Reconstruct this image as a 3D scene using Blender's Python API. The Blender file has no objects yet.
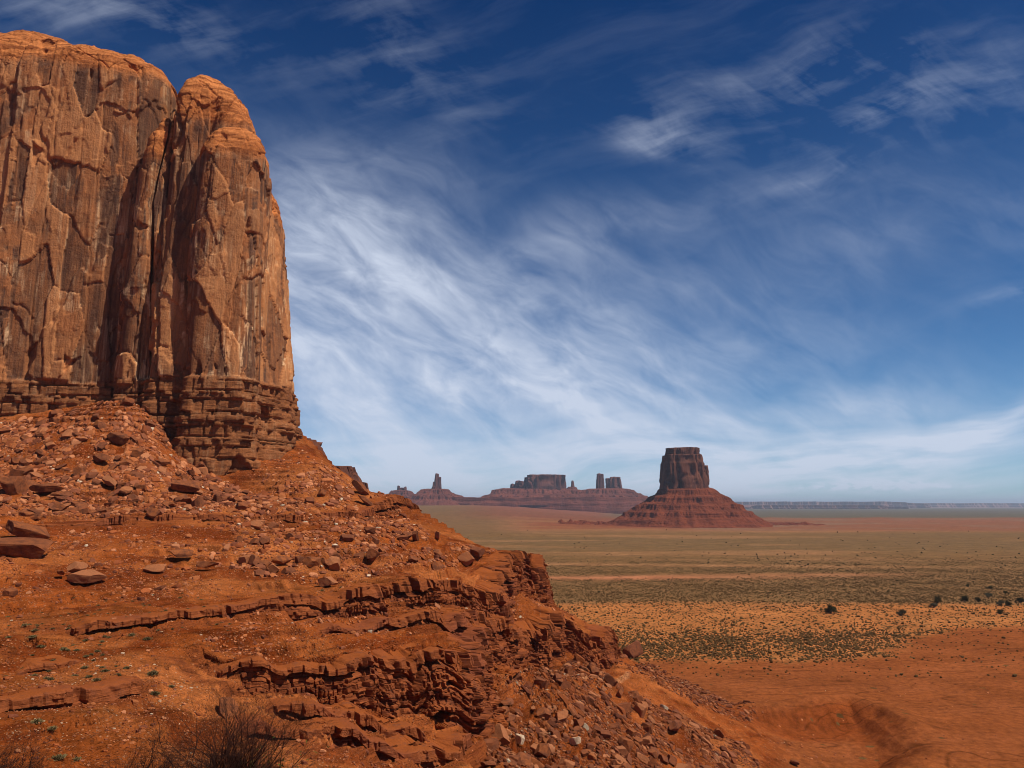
import bpy, math, random
import numpy as np
from math import radians, pi
random.seed(7); rng = np.random.default_rng(11)

# ------------------------------------------------------------------ camera, sky, sun
scn = bpy.context.scene
F = 769.0; HZ = 505.0; CAMZ = 50.0
PITCH = math.atan((HZ - 384.0) / F); SP, CP = math.sin(PITCH), math.cos(PITCH)
cam_d = bpy.data.cameras.new('camera'); cam = bpy.data.objects.new('camera', cam_d)
scn.collection.objects.link(cam)
cam.location = (0, 0, CAMZ); cam.rotation_euler = (pi / 2 + PITCH, 0, 0)
cam_d.sensor_width = 36.0; cam_d.lens = 36.0 * F / 1024.0
cam_d.clip_start = 0.3; cam_d.clip_end = 200000.0
scn.camera = cam

SUN_EL = 57.0
SUN_DIR = np.array([0.90, -0.43])          # horizontal direction towards the sun
SUN_DIR = SUN_DIR / np.linalg.norm(SUN_DIR)
sun_d = bpy.data.lights.new('sun', 'SUN'); sun = bpy.data.objects.new('sun', sun_d)
scn.collection.objects.link(sun)
sun_d.energy = 5.0; sun_d.angle = radians(0.53); sun_d.color = (1.0, 0.95, 0.88)
ce = math.cos(radians(SUN_EL)); se = math.sin(radians(SUN_EL))
import mathutils
sv = mathutils.Vector((SUN_DIR[0] * ce, SUN_DIR[1] * ce, se))
sun.rotation_euler = sv.to_track_quat('Z', 'Y').to_euler()

scn.view_settings.view_transform = 'Standard'; scn.view_settings.look = 'None'
scn.view_settings.exposure = 0.0; scn.view_settings.gamma = 1.0
scn.view_settings.use_curve_mapping = False
scn.cycles.use_denoising = True
scn.cycles.max_bounces = 4; scn.cycles.diffuse_bounces = 2; scn.cycles.glossy_bounces = 1
scn.cycles.volume_bounces = 0
scn.cycles.filter_width = 1.0
scn.cycles.use_adaptive_sampling = True; scn.cycles.adaptive_threshold = 0.01


class NT:
    """tiny helper for node trees"""
    def __init__(s, tree): s.t = tree; s.n = tree.nodes; s.l = tree.links
    def node(s, typ, **kw):
        nd = s.n.new(typ)
        for k, v in kw.items():
            setattr(nd, k, v)
        return nd
    def inp(s, sock, v):
        if v is None: return
        if isinstance(v, bpy.types.NodeSocket): s.l.new(v, sock)
        else: sock.default_value = v
    def m(s, op, a, b=None, c=None, clamp=False):
        nd = s.node('ShaderNodeMath', operation=op, use_clamp=clamp)
        for i, v in enumerate((a, b, c)): s.inp(nd.inputs[i], v)
        return nd.outputs[0]
    def vm(s, op, a, b=None, scale=None):
        nd = s.node('ShaderNodeVectorMath', operation=op)
        s.inp(nd.inputs[0], a); s.inp(nd.inputs[1], b)
        if scale is not None: s.inp(nd.inputs[3], scale)
        return nd.outputs[0]
    def comb(s, x, y, z):
        nd = s.node('ShaderNodeCombineXYZ')
        s.inp(nd.inputs[0], x); s.inp(nd.inputs[1], y); s.inp(nd.inputs[2], z); return nd.outputs[0]
    def sep(s, v):
        nd = s.node('ShaderNodeSeparateXYZ'); s.inp(nd.inputs[0], v); return nd.outputs
    def noise(s, vec, scale, detail=4, rough=0.55, dist=0.0, lac=2.0):
        nd = s.node('ShaderNodeTexNoise')
        s.inp(nd.inputs['Vector'], vec); s.inp(nd.inputs['Scale'], scale)
        s.inp(nd.inputs['Detail'], detail); s.inp(nd.inputs['Roughness'], rough)
        s.inp(nd.inputs['Distortion'], dist); s.inp(nd.inputs['Lacunarity'], lac)
        return nd.outputs['Fac']
    def vor(s, vec, scale, feature='F1', rnd=1.0):
        nd = s.node('ShaderNodeTexVoronoi', feature=feature)
        s.inp(nd.inputs['Vector'], vec); s.inp(nd.inputs['Scale'], scale); s.inp(nd.inputs['Randomness'], rnd)
        return nd
    def mr(s, v, a, b, c=0.0, d=1.0, smooth=False):
        nd = s.node('ShaderNodeMapRange', interpolation_type='SMOOTHSTEP' if smooth else 'LINEAR')
        s.inp(nd.inputs[0], v)
        for i, q in enumerate((a, b, c, d)): s.inp(nd.inputs[i + 1], q)
        return nd.outputs[0]
    def mix(s, f, a, b, blend='MIX'):
        nd = s.node('ShaderNodeMix', data_type='RGBA', blend_type=blend)
        s.inp(nd.inputs[0], f)
        for i, v in ((6, a), (7, b)):
            if isinstance(v, tuple) and len(v) == 3: v = (*v, 1)
            s.inp(nd.inputs[i], v)
        return nd.outputs[2]
    def attr(s, name):
        return s.node('ShaderNodeAttribute', attribute_name=name)
    def bump(s, h, strength, dist, normal=None):
        nd = s.node('ShaderNodeBump')
        s.inp(nd.inputs['Strength'], strength); s.inp(nd.inputs['Distance'], dist)
        s.inp(nd.inputs['Height'], h)
        if normal is not None: s.inp(nd.inputs['Normal'], normal)
        return nd.outputs[0]


world = bpy.data.worlds.new('World'); scn.world = world; world.use_nodes = True
def build_world():
    w = NT(world.node_tree); w.n.clear()
    sky = w.node('ShaderNodeTexSky', sky_type='NISHITA')
    sky.sun_disc = False; sky.sun_elevation = radians(SUN_EL)
    sky.sun_rotation = math.atan2(SUN_DIR[0], SUN_DIR[1])
    sky.altitude = 1700.0; sky.air_density = 1.0; sky.dust_density = 0.35; sky.ozone_density = 2.2
    geo = w.node('ShaderNodeTexCoord').outputs['Generated']
    d = w.sep(geo)
    # tangent-plane style direction coordinates of the real sky (world axes)
    yy = w.m('MAXIMUM', d[1], 0.12)
    u = w.m('DIVIDE', d[0], yy); v = w.m('DIVIDE', d[2], yy)
    # cloud-layer plane coordinates
    zz = w.m('MAXIMUM', w.m('ADD', d[2], 0.06), 0.03)
    cx = w.m('DIVIDE', d[0], zz); cy = w.m('DIVIDE', d[1], zz)
    def UV(px, py):
        vv = (384 - py) / F; fy = CP - vv * SP
        return ((px - 512) / F / fy, (SP + vv * CP) / fy)
    uv = w.comb(u, v, 0.0)
    warp = w.node('ShaderNodeTexNoise'); w.inp(warp.inputs['Vector'], uv); warp.inputs['Scale'].default_value = 2.3
    warp.inputs['Detail'].default_value = 3
    wv = w.vm('SCALE', w.vm('SUBTRACT', warp.outputs['Color'], (0.5, 0.5, 0.5)), scale=0.28)
    uvw = w.vm('ADD', uv, wv)
    def blob(px, py, rx, ry, ang, amp, src=uvw):
        c = UV(px, py); s = 1.0 / F
        p = w.vm('SUBTRACT', src, (c[0], c[1], 0))
        q = w.sep(p)
        ca, sa = math.cos(ang), math.sin(ang)
        a = w.m('ADD', w.m('MULTIPLY', q[0], ca / (rx * s)), w.m('MULTIPLY', q[1], sa / (rx * s)))
        b = w.m('ADD', w.m('MULTIPLY', q[0], -sa / (ry * s)), w.m('MULTIPLY', q[1], ca / (ry * s)))
        r2 = w.m('ADD', w.m('MULTIPLY', a, a), w.m('MULTIPLY', b, b))
        return w.m('MULTIPLY', w.m('EXPONENT', w.m('MULTIPLY', r2, -1.0)), amp)
    def streak(ang, lx, ly, scale, detail=9, rough=0.58, off=0.0, dist=0.12):
        ca, sa = math.cos(ang), math.sin(ang)
        q = w.sep(w.vm('ADD', uv, w.vm('SCALE', wv, scale=0.45)))
        a = w.m('ADD', w.m('MULTIPLY', q[0], ca), w.m('MULTIPLY', q[1], sa))
        b = w.m('ADD', w.m('MULTIPLY', q[0], -sa), w.m('MULTIPLY', q[1], ca))
        vec = w.comb(w.m('MULTIPLY', a, lx), w.m('MULTIPLY', b, ly), off)
        return w.noise(vec, scale, detail, rough, dist)
    def addall(lst):
        r = lst[0]
        for q in lst[1:]: r = w.m('ADD', r, q)
        return r
    main = addall([blob(400, 340, 230, 95, radians(-28), 1.0), blob(330, 270, 120, 90, radians(-15), 0.75),
                   blob(640, 410, 240, 45, radians(-12), 0.7), blob(850, 395, 130, 22, radians(3), 0.55),
                   blob(350, 420, 130, 70, radians(-20), 0.6), blob(560, 350, 150, 70, radians(-20), 0.45),
                   blob(560, 250, 170, 26, radians(14), 0.33), blob(700, 330, 200, 60, radians(-8), 0.42), blob(900, 240, 200, 50, radians(12), 0.22)])
    upper = addall([blob(670, 142, 60, 26, radians(-18), 0.75), blob(790, 80, 150, 45, radians(14), 0.5),
                    blob(400, 60, 120, 60, radians(-38), 0.38), blob(930, 110, 150, 50, radians(22), 0.4),
                    blob(820, 190, 60, 14, radians(16), 0.42), blob(860, 130, 90, 18, radians(16), 0.45),
                    blob(110, 30, 160, 40, radians(-14), 0.55), blob(1010, 312, 40, 10, radians(14), 0.7)])
    low = addall([blob(900, 455, 260, 30, radians(8), 0.55), blob(600, 470, 460, 50, 0.0, 0.6), blob(700, 505, 900, 50, 0.0, 0.42, uv),
                  blob(1000, 425, 120, 16, radians(10), 0.4)])
    n1 = streak(radians(-24), 1.0, 3.2, 3.4); n2 = streak(radians(18), 1.0, 4.5, 4.0, off=3.7)
    n3 = streak(radians(-30), 1.0, 2.2, 11.0, off=8.1, dist=.5); n4 = streak(radians(3), 1.0, 7.0, 4.5, off=5.0)
    f1 = w.m('MULTIPLY', main, w.mr(w.m('ADD', w.m('MULTIPLY', n1, 0.7), w.m('MULTIPLY', n3, 0.3)), 0.28, 0.72))
    f1 = w.m('MULTIPLY', f1, w.mr(n3, 0.30, 0.62, 0.55, 1.0)); f1 = w.m('MULTIPLY', w.m('POWER', w.m('MINIMUM', f1, 1.4), 0.9), 0.90)
    f2 = w.m('MULTIPLY', upper, w.mr(w.m('ADD', w.m('MULTIPLY', n2, 0.6), w.m('MULTIPLY', n3, 0.4)), 0.44, 0.80))
    f3 = w.m('MULTIPLY', low, w.mr(n4, 0.25, 0.62))
    veil = w.m('MULTIPLY', w.mr(n2, 0.50, 0.85), 0.06)
    # small cumulus line low over the far mesas
    cn = w.noise(w.vm('MULTIPLY', uv, (1, 2.2, 1)), 60, 4, 0.55)
    cm = addall([blob(885, 485, 40, 4, 0, 1.0, uv), blob(835, 487, 40, 3, 0, 0.6, uv), blob(930, 486, 30, 2.5, 0, 0.6, uv)])
    f4 = w.m('MULTIPLY', cm, w.mr(cn, 0.42, 0.62))
    f2 = w.m('MULTIPLY', f2, 0.74)
    fac = w.m('MINIMUM', addall([f1, f2, f3, veil, f4]), 0.9)
    front = w.mr(d[1], 0.05, 0.3, 0, 1, True)
    gen = w.m('MULTIPLY', w.mr(w.noise(w.comb(cx, cy, 0.0), 0.8, 6, 0.6, 0.4), 0.5, 0.8), 0.5)
    fac = w.m('ADD', w.m('MULTIPLY', fac, front), w.m('MULTIPLY', gen, w.m('SUBTRACT', 1.0, front)))
    col = w.mix(1.0, sky.outputs[0], SKY_TINT, 'MULTIPLY')
    grad = w.mr(d[2], 0.0, 0.62, 0, 1)
    dark = w.mix(w.m('POWER', grad, 0.75), (1.25, 1.18, 1.22), SKY_TOP)
    col = w.mix(1.0, col, dark, 'MULTIPLY')
    out = w.mix(fac, col, (*CLOUD, 1))
    bg = w.node('ShaderNodeBackground'); w.inp(bg.inputs[0], out); bg.inputs[1].default_value = SKY_STR
    o = w.node('ShaderNodeOutputWorld'); w.l.new(bg.outputs[0], o.inputs[0])
SKY_STR = 0.075; SKY_TINT = (0.50, 0.90, 1.12); SKY_TOP = (0.0, 0.30, 0.56); CLOUD = (8.6, 9.5, 11.4)
build_world()

# ------------------------------------------------------------------ noise library (numpy)
_perm = np.random.default_rng(3).permutation(256).astype(np.int64)
_perm = np.concatenate([_perm, _perm, _perm])
_g3 = np.random.default_rng(5).normal(size=(256, 3)); _g3 /= np.linalg.norm(_g3, axis=1)[:, None]
_g3 = _g3.astype(np.float32)
_r1 = np.random.default_rng(9).random(256).astype(np.float32)

def perlin(x, y, z=None):
    x = np.asarray(x, np.float32); y = np.asarray(y, np.float32)
    xi = np.floor(x); yi = np.floor(y); xf = x - xi; yf = y - yi
    xi = xi.astype(np.int64) & 255; yi = yi.astype(np.int64) & 255
    u = xf * xf * xf * (xf * (xf * 6 - 15) + 10); v = yf * yf * yf * (yf * (yf * 6 - 15) + 10)
    if z is None:
        def g(ix, iy, fx, fy):
            h = _perm[_perm[ix] + iy]; return _g3[h, 0] * fx + _g3[h, 1] * fy
        a = g(xi, yi, xf, yf); b = g(xi + 1, yi, xf - 1, yf)
        c = g(xi, yi + 1, xf, yf - 1); d = g(xi + 1, yi + 1, xf - 1, yf - 1)
        return (a + u * (b - a)) * (1 - v) + (c + u * (d - c)) * v
    z = np.asarray(z, np.float32); zi = np.floor(z); zf = z - zi; zi = zi.astype(np.int64) & 255
    w = zf * zf * zf * (zf * (zf * 6 - 15) + 10)
    def g(ix, iy, iz, fx, fy, fz):
        h = _perm[_perm[_perm[ix] + iy] + iz]; G = _g3[h]
        return G[..., 0] * fx + G[..., 1] * fy + G[..., 2] * fz
    r = []
    for k in (0, 1):
        a = g(xi, yi, zi + k, xf, yf, zf - k); b = g(xi + 1, yi, zi + k, xf - 1, yf, zf - k)
        c = g(xi, yi + 1, zi + k, xf, yf - 1, zf - k); d = g(xi + 1, yi + 1, zi + k, xf - 1, yf - 1, zf - k)
        r.append((a + u * (b - a)) * (1 - v) + (c + u * (d - c)) * v)
    return (r[0] + w * (r[1] - r[0])) * 1.5

def fbm(x, y, z=None, o=4, gain=0.5, lac=2.03):
    s = 0; a = 1.0
    for i in range(o):
        s = s + a * perlin(x + 17.1 * i, y - 9.7 * i, None if z is None else z + 5.3 * i)
        x = x * lac; y = y * lac
        if z is not None: z = z * lac
        a *= gain
    return s

def cellr(ix, iy, k=0):
    return _r1[_perm[_perm[(ix.astype(np.int64) + 31 * k) & 255] + (iy.astype(np.int64) & 255)]]

def vorcell(x, y, k=0):
    """2-D Voronoi: random value of the nearest cell and F2-F1"""
    xi = np.floor(x); yi = np.floor(y)
    d1 = np.full(x.shape, 9.0, np.float32); d2 = d1.copy(); val = np.zeros(x.shape, np.float32)
    for dx in (-1, 0, 1):
        for dy in (-1, 0, 1):
            cx = xi + dx; cy = yi + dy
            px = cx + cellr(cx, cy, k + 1); py = cy + cellr(cx, cy, k + 2)
            d = (np.abs(px - x) ** 1.6 + np.abs(py - y) ** 1.6).astype(np.float32)
            nr = d < d1
            d2 = np.where(nr, d1, np.minimum(d2, d)); val = np.where(nr, cellr(cx, cy, k), val); d1 = np.where(nr, d, d1)
    return val, d2 - d1

def sstep(a, b, x):
    t = np.clip((x - a) / (b - a), 0, 1); return t * t * (3 - 2 * t)
def stair(q, sharp=0.14):
    f = np.floor(q); t = q - f
    return f + sstep(0.5 - sharp, 0.5 + sharp, t)

def P(px, py, D):
    v = (384.0 - py) / F; fy = CP - v * SP
    return np.array([(px - 512.0) / F / fy * D, D, CAMZ + (SP + v * CP) / fy * D])
def proj(x, y, z):
    y = np.maximum(y, 0.1); zz = z - CAMZ
    dep = y * CP + zz * SP
    return 512 + F * x / dep, 384 - F * (-y * SP + zz * CP) / dep

# ------------------------------------------------------------------ terrain
def XY(px, py, D): return P(px, py, D)[:2]
L1 = [(-190, 150), XY(-60, 533, 132), XY(0, 531, 138), XY(100, 527, 150), XY(200, 523, 158), XY(300, 519, 165), XY(345, 516, 180),
      XY(398, 511, 203), (-22, 240), (-30, 330), (-300, 360), (-300, 150)]
L2 = [(-190, 80), XY(-40, 640, 82), XY(60, 631, 89), XY(135, 624, 94), XY(200, 617, 100), XY(250, 611, 105), XY(300, 607, 110), XY(370, 601, 118), XY(430, 594, 127),
      XY(470, 590, 136), XY(498, 588, 146), XY(503, 584, 166), XY(512, 580, 178), XY(534, 578, 184), (6.6, 190), (7.0, 200), (2, 225), (-15, 260), (-60, 360), (-300, 380), (-300, 80)]
L3 = [(-160, 52), XY(-60, 722, 57), XY(0, 712, 62), XY(60, 700, 65), XY(128, 683, 70), XY(140, 668, 76), XY(150, 650, 84), (-80, 100), (-190, 100)]
L5 = [XY(208, 694, 82), XY(222, 684, 83), XY(245, 676, 84), XY(300, 670, 86), XY(345, 664, 88), XY(370, 660, 92), XY(400, 660, 95),
      XY(440, 655, 98), XY(468, 652, 101), XY(476, 645, 112), XY(470, 628, 128), (-30, 135), (-60, 110), (-45, 95)]
L4 = [XY(470, 665, 118), XY(492, 660, 132), XY(512, 655, 140), XY(520, 648, 152), XY(545, 646, 160), XY(580, 643, 172), XY(606, 643, 184), XY(618, 650, 194), (22, 215), (8, 240), (-40, 300), (-60, 200), (-25, 125)]
def shelf(front, k=1.13):
    f = [tuple(XY(*q)) for q in front]; b_ = [tuple(XY(a, b - 2, D * k)) for a, b, D in front[::-1]]
    return f + b_, [(p_[0], p_[1], 0.0) for p_ in b_] + [(p_[0] * k, p_[1] * k, 0.0) for p_ in b_]
F6 = [(215, 752, 70), (262, 741, 73), (305, 730, 76), (350, 728, 79), (395, 738, 81), (435, 746, 84), (462, 738, 88), (476, 722, 94)]
F7 = [(246, 720, 77), (290, 708, 80), (330, 707, 82), (372, 712, 85), (410, 722, 87), (440, 722, 90)]
F8 = [(300, 640, 98), (345, 628, 104), (400, 620, 112), (452, 618, 120), (498, 622, 132), (530, 618, 152)]
F9 = [(0, 668, 75), (50, 662, 78), (100, 656, 82)]
L6, Z6 = shelf(F6); L7, Z7 = shelf(F7); L8, Z8 = shelf(F8); L9, Z9 = shelf(F9)
BANK = [XY(700, 712, 188), XY(760, 713, 192), XY(850, 706, 202), XY(880, 712, 196), XY(925, 733, 172), XY(900, 760, 155), (45, 130), (28, 110), (20, 150)]

GX0, GX1, GY0, GY1, GS = -320, 260, -60, 460, 1.0
gx = np.arange(GX0, GX1 + .1, GS); gy = np.arange(GY0, GY1 + .1, GS)
GXX, GYY = np.meshgrid(gx, gy)
def poly_sd(poly, X, Y):
    poly = np.array(poly, float); n = len(poly)
    d = np.full(X.shape, 1e9); inside = np.zeros(X.shape, bool)
    for i in range(n):
        a = poly[i]; b = poly[(i + 1) % n]; e = b - a
        t = np.clip(((X - a[0]) * e[0] + (Y - a[1]) * e[1]) / (e @ e), 0, 1)
        d = np.minimum(d, np.hypot(X - a[0] - t * e[0], Y - a[1] - t * e[1]))
        c = ((a[1] > Y) != (b[1] > Y)) & (X < (b[0] - a[0]) * (Y - a[1]) / (b[1] - a[1] + 1e-12) + a[0])
        inside ^= c
    return np.where(inside, d, -d)
def bilin(G, x, y):
    fx = np.clip((x - GX0) / GS, 0, len(gx) - 1.001); fy = np.clip((y - GY0) / GS, 0, len(gy) - 1.001)
    ix = fx.astype(np.int64); iy = fy.astype(np.int64); tx = fx - ix; ty = fy - iy
    return (G[iy, ix] * (1 - tx) + G[iy, ix + 1] * tx) * (1 - ty) + (G[iy + 1, ix] * (1 - tx) + G[iy + 1, ix + 1] * tx) * ty
SD = {k: poly_sd(v, GXX, GYY).astype(np.float32) for k, v in dict(l1=L1, l2=L2, l3=L3, l4=L4, l5=L5, l6=L6, l7=L7, l8=L8, l9=L9, bank=BANK).items()}
GR = {k: (np.gradient(v, GS, axis=1), np.gradient(v, GS, axis=0)) for k, v in SD.items()}

def idw(pts, x, y, p=2.5):
    num = 0; den = 0
    for (a, b, v) in pts:
        w = 1.0 / ((x - a) ** 2 + (y - b) ** 2 + 4.0) ** (p / 2); num = num + w * v; den = den + w
    return num / den
def HP(lst): return [(*XY(px, py, D), h) for px, py, D, h in lst]
HGT = {
    'l1': HP([(-60, 533, 132, .2), (40, 529, 140, .4), (100, 527, 150, 1.1), (140, 525, 154, 1.4), (200, 523, 158, .6), (300, 519, 165, .6), (345, 516, 180, 1.2), (398, 511, 203, 3.4)]) + [(-22, 250, 2), (-100, 340, 0)],
    'l2': HP([(-40, 640, 82, .2), (60, 631, 89, 1.0), (135, 624, 94, 1.0), (200, 617, 100, 1.0), (300, 607, 110, 1.8), (370, 601, 118, 3.4), (430, 594, 127, 3.8), (470, 590, 136, 4.0),
              (498, 588, 146, 4.4), (506, 584, 166, 6.5), (541, 578, 184, 11.5), (520, 580, 180, 10.5)]) + [(9, 200, 11), (-15, 260, 3), (-60, 350, 0)],
    'l3': HP([(-60, 722, 57, .6), (0, 712, 62, 1.3), (60, 700, 65, 1.7), (128, 683, 70, 1.7), (145, 660, 80, 0.0)]) + [(-80, 100, 0)],
    'l5': HP([(208, 694, 82, .6), (222, 684, 83, 2.2), (300, 670, 86, 3.3), (370, 660, 92, 5.3), (440, 655, 98, 7.6), (468, 652, 101, 7.6), (476, 645, 112, 5.5), (470, 628, 128, 1.0)]) + [(-40, 110, 0.0), (-60, 105, 0), (-30, 135, 0), (-16, 132, 0), (-45, 120, 0), (-60, 110, 0), (-52, 100, 0), (-45, 95, 0), (-38, 90, 0), (-12, 132, 0)],
    'l4': HP([(470, 665, 118, 3.5), (492, 660, 132, 5.5), (545, 646, 160, 6.0), (580, 643, 172, 6), (606, 643, 184, 5.5), (618, 650, 194, 3.5)]) + [(8, 240, 2), (-40, 250, 0), (-25, 125, 0), (-13, 121, 0), (-35, 150, 0), (-45, 175, 0), (-60, 200, 0), (-50, 230, 0), (-20, 160, 0), (-30, 200, 0), (-40, 300, 0), (-20, 270, 0), (0, 250, 0)],
    'l6': HP([(a, b, D, h) for (a, b, D), h in zip(F6, (.3, .9, 1.2, 1.2, 1.5, 1.9, 1.9, 1.0))]) + Z6,
    'l7': HP([(a, b, D, h) for (a, b, D), h in zip(F7, (.3, .9, 1.1, 1.3, 1.4, .8))]) + Z7,
    'l8': HP([(a, b, D, h) for (a, b, D), h in zip(F8, (.2, .8, 1.4, 1.9, 2.3, 1.5))]) + Z8,
    'l9': HP([(a, b, D, h) for (a, b, D), h in zip(F9, (.4, .6, .3))]) + Z9,
    'bank': [(50, 186, 3.8), (62, 190, 4.8), (78, 195, 4.8), (86, 190, 3.2), (90, 176, .8), (70, 172, 4), (70, 140, 0.), (92, 155, .6), (40, 150, 0), (30, 120, 0), (38, 172, 1.0)],
}
HG = {k: idw(v, GXX, GYY).astype(np.float32) for k, v in HGT.items()}
SPEC = {  # L inside, L outside, joint size, jut, beds
    'l1': (7, 7, 2.2, .55, 2), 'l2': (14, 14, 2.6, .75, 4), 'l3': (6, 6, 1.6, .5, 2), 'l5': (14, 14, 2.3, .8, 6), 'l4': (10, 12, 2.4, 1.0, 5), 'l6': (3, 5, 1.4, .4, 2), 'l7': (3, 5, 1.4, .4, 2), 'l8': (3.5, 5, 1.5, .45, 3), 'l9': (3, 4, 1.4, .3, 2),
}
def sdist(k, x, y):
    """ledge distance with alcoves, joints and blocks"""
    Li, Lo, js, jut, nb = SPEC[k]
    s = bilin(SD[k], x, y)
    h = bilin(HG[k], x, y)
    hs = np.clip(h / 4.0, 0.35, 1.3)
    seed = {'l1': 3., 'l2': 23., 'l3': 41., 'l4': 61., 'l5': 83., 'l6': 101., 'l7': 117., 'l8': 131., 'l9': 151.}[k]
    s = s + hs * 2.4 * perlin(x / 9 + seed, y / 9) + hs * 1.1 * perlin(x / 3.6 + seed, y / 3.6 + 7)
    return s, h
def ledge(k, x, y, detail=True):
    Li, Lo, js, jut, nb = SPEC[k]
    s, h = sdist(k, x, y)
    near = (np.abs(s) < 7) & (h > .05)
    out = np.where(s > 0, .5 * np.exp(-np.maximum(s, 0) / Li), -.5 * np.exp(np.minimum(s, 0) / Lo)) * h
    if not detail: 
        return out
    idx = np.nonzero(near)
    if len(idx[0]) == 0: return out
    xs = x[idx]; ys = y[idx]; ss = s[idx]; hh = h[idx]; ss0 = ss; ss = ss - 1.3
    hs = np.clip(hh / 4.0, 0.35, 1.2)
    acc = np.zeros_like(ss)
    w0 = 0.22
    fr = np.array([.34] + [.66 / (nb - 1)] * (nb - 1))
    for b in range(nb):
        cs = js * (1.25 if b == 0 else (.8 if b % 2 else 1.15))
        val, f = vorcell(xs / cs + 13 * b, ys / cs + 5 * b, b)
        val2, f2 = vorcell(xs / (cs * .45) + 3 * b, ys / (cs * .45) + 9 * b, b + 4)
        off = (val - .5) * 2 * jut * hs + (val2 - .5) * .5 * jut * hs - .5 * np.exp(-(f / .07) ** 2) * jut * hs
        off = off + perlin(xs / 5 + 7 * b, ys / 5 + 3 * b) * 1.3 * hs
        o = (b - (nb - 1) * .5) / nb * (1.6 + .28 * hh)       # lower beds step outwards
        e = sstep(-w0, w0, ss + off + o)
        acc = acc + fr[b] * e
    # acc: 0 outside below, 1 inside above ; join to the exponential flanks
    ss = ss0
    flank = np.where(ss > 0, .5 * np.exp(-np.maximum(ss, 0) / Li) - .5, .5 - .5 * np.exp(np.minimum(ss, 0) / Lo))
    zz = (acc - .5) + flank
    bl = sstep(7, 4.5, np.abs(ss))
    out[idx] = out[idx] * (1 - bl) + hh * zz * bl
    return out

CP_PTS = [  # (px, py, D) surface control points taken off ledge edges
    (-60, 420, 210), (0, 418, 205), (60, 414, 204), (130, 405, 202), (160, 425, 204), (190, 452, 207), (215, 466, 206), (250, 460, 210), (285, 460, 214), (307, 456, 219),
    (-60, 470, 175), (0, 468, 178), (80, 462, 182), (150, 460, 185), (220, 492, 188), (270, 478, 198), (310, 462, 208), (330, 480, 200),
    (345, 477, 214), (375, 494, 210), (405, 506, 207), (330, 500, 188), (370, 512, 190),
    (-60, 515, 145), (0, 512, 148), (100, 510, 160), (200, 506, 168), (290, 504, 176),
    (0, 560, 118), (100, 560, 125), (200, 555, 132), (300, 548, 145), (380, 540, 160), (430, 532, 185), (445, 537, 192),
    (0, 600, 100), (100, 595, 107), (200, 590, 113), (300, 583, 122), (380, 577, 133), (450, 567, 152), (500, 552, 176), (528, 552.5, 190), (515, 553, 186),
    (0, 650, 80), (100, 650, 83), (200, 640, 92), (300, 632, 100), (370, 630, 108), (430, 622, 116), (470, 612, 128), (500, 606, 148), (520, 602, 165), (548, 604, 182),
    (0, 690, 68), (90, 672, 76), (180, 665, 84), (270, 655, 91), (350, 645, 96), (420, 640, 105),
    (0, 735, 55), (0, 768, 48), (90, 730, 60), (90, 768, 52), (160, 700, 70), (170, 740, 62), (200, 768, 56),
    (270, 715, 78), (270, 768, 66), (340, 720, 82), (340, 768, 70), (400, 745, 84), (400, 768, 78), (440, 752, 87), (470, 768, 84), (480, 745, 96),
    (490, 700, 118), (500, 725, 112), (520, 768, 100), (545, 700, 128), (560, 672, 148), (600, 672, 160), (600, 705, 140), (600, 768, 112), (570, 735, 120),
    (640, 672, 185), (620, 657, 193), (590, 626, 190), (560, 615, 186), (640, 700, 160), (680, 735, 148), (660, 768, 130), (700, 700, 186), (745, 722, 185), (720, 750, 155), (720, 768, 145),
    (520, 628, 158), (570, 632, 178), (480, 640, 125)]
ctrl = [tuple(P(*c)) for c in CP_PTS]
ctrl += [(0, 0, 48.3), (0, 6, 47.2), (0, 12, 45.0), (0, 22, 39), (0, 40, 31), (0, 60, 26.5), (-12, 75, 26.5), (-6, 12, 45.2), (-12, 14, 44.6), (-16, 25, 39), (-25, 40, 34), (12, 12, 44), (25, 30, 30), (30, 60, 17), (20, 90, 14),
         (40, 110, 6), (70, 90, 2), (90, 40, 8), (0, -20, 50), (-40, 0, 50), (-60, 30, 42), (50, 0, 42), (-80, 60, 38), (-120, 60, 42), (-150, 110, 48), (-200, 150, 65), (-250, 200, 78), (-250, 120, 60), (-250, 0, 58),
         (0, -60, 54), (120, -40, 30), (200, 60, -4), (150, 120, -4), (120, 150, -4), (90, 200, -4), (60, 230, -4), (120, 260, -4), (250, 300, -5), (250, 440, -5), (100, 440, -5), (0, 440, -5),
         (60, 205, -2), (30, 225, 2), (20, 260, -3), (-10, 230, 30), (-10, 270, 5), (-30, 235, 42), (-35, 270, 20), (-40, 320, -3), (-50, 235, 58), (-65, 250, 70), (-90, 240, 80), (-140, 240, 85), (-200, 240, 85),
         (-100, 330, 78), (-200, 330, 80), (-100, 400, 40), (-200, 440, 30), (-60, 350, 20), (-300, 440, 40), (-320, 300, 80), (0, 300, -5), (5, 215, 20)]
ctrl = np.array(ctrl)
SMALL = ['l1', 'l2', 'l3', 'l4', 'l5', 'l6', 'l7', 'l8', 'l9']
def ledges(x, y, detail):
    r = np.zeros(x.shape)
    for k in SMALL: r = r + ledge(k, x, y, detail)
    return r
def tps_fit(c, zt, lam=1.2):
    n = len(c); d = np.hypot(c[:, None, 0] - c[None, :, 0], c[:, None, 1] - c[None, :, 1]) / 50
    K = np.where(d > 0, d * d * np.log(np.maximum(d, 1e-9)), 0) + lam * 1e-3 * np.eye(n)
    Pm = np.c_[np.ones(n), c[:, 0] / 50, c[:, 1] / 50]
    A = np.block([[K, Pm], [Pm.T, np.zeros((3, 3))]]); b = np.r_[zt, 0, 0, 0]
    return np.linalg.solve(A, b)
zt = ctrl[:, 2] - ledges(ctrl[:, 0], ctrl[:, 1], False)
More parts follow.
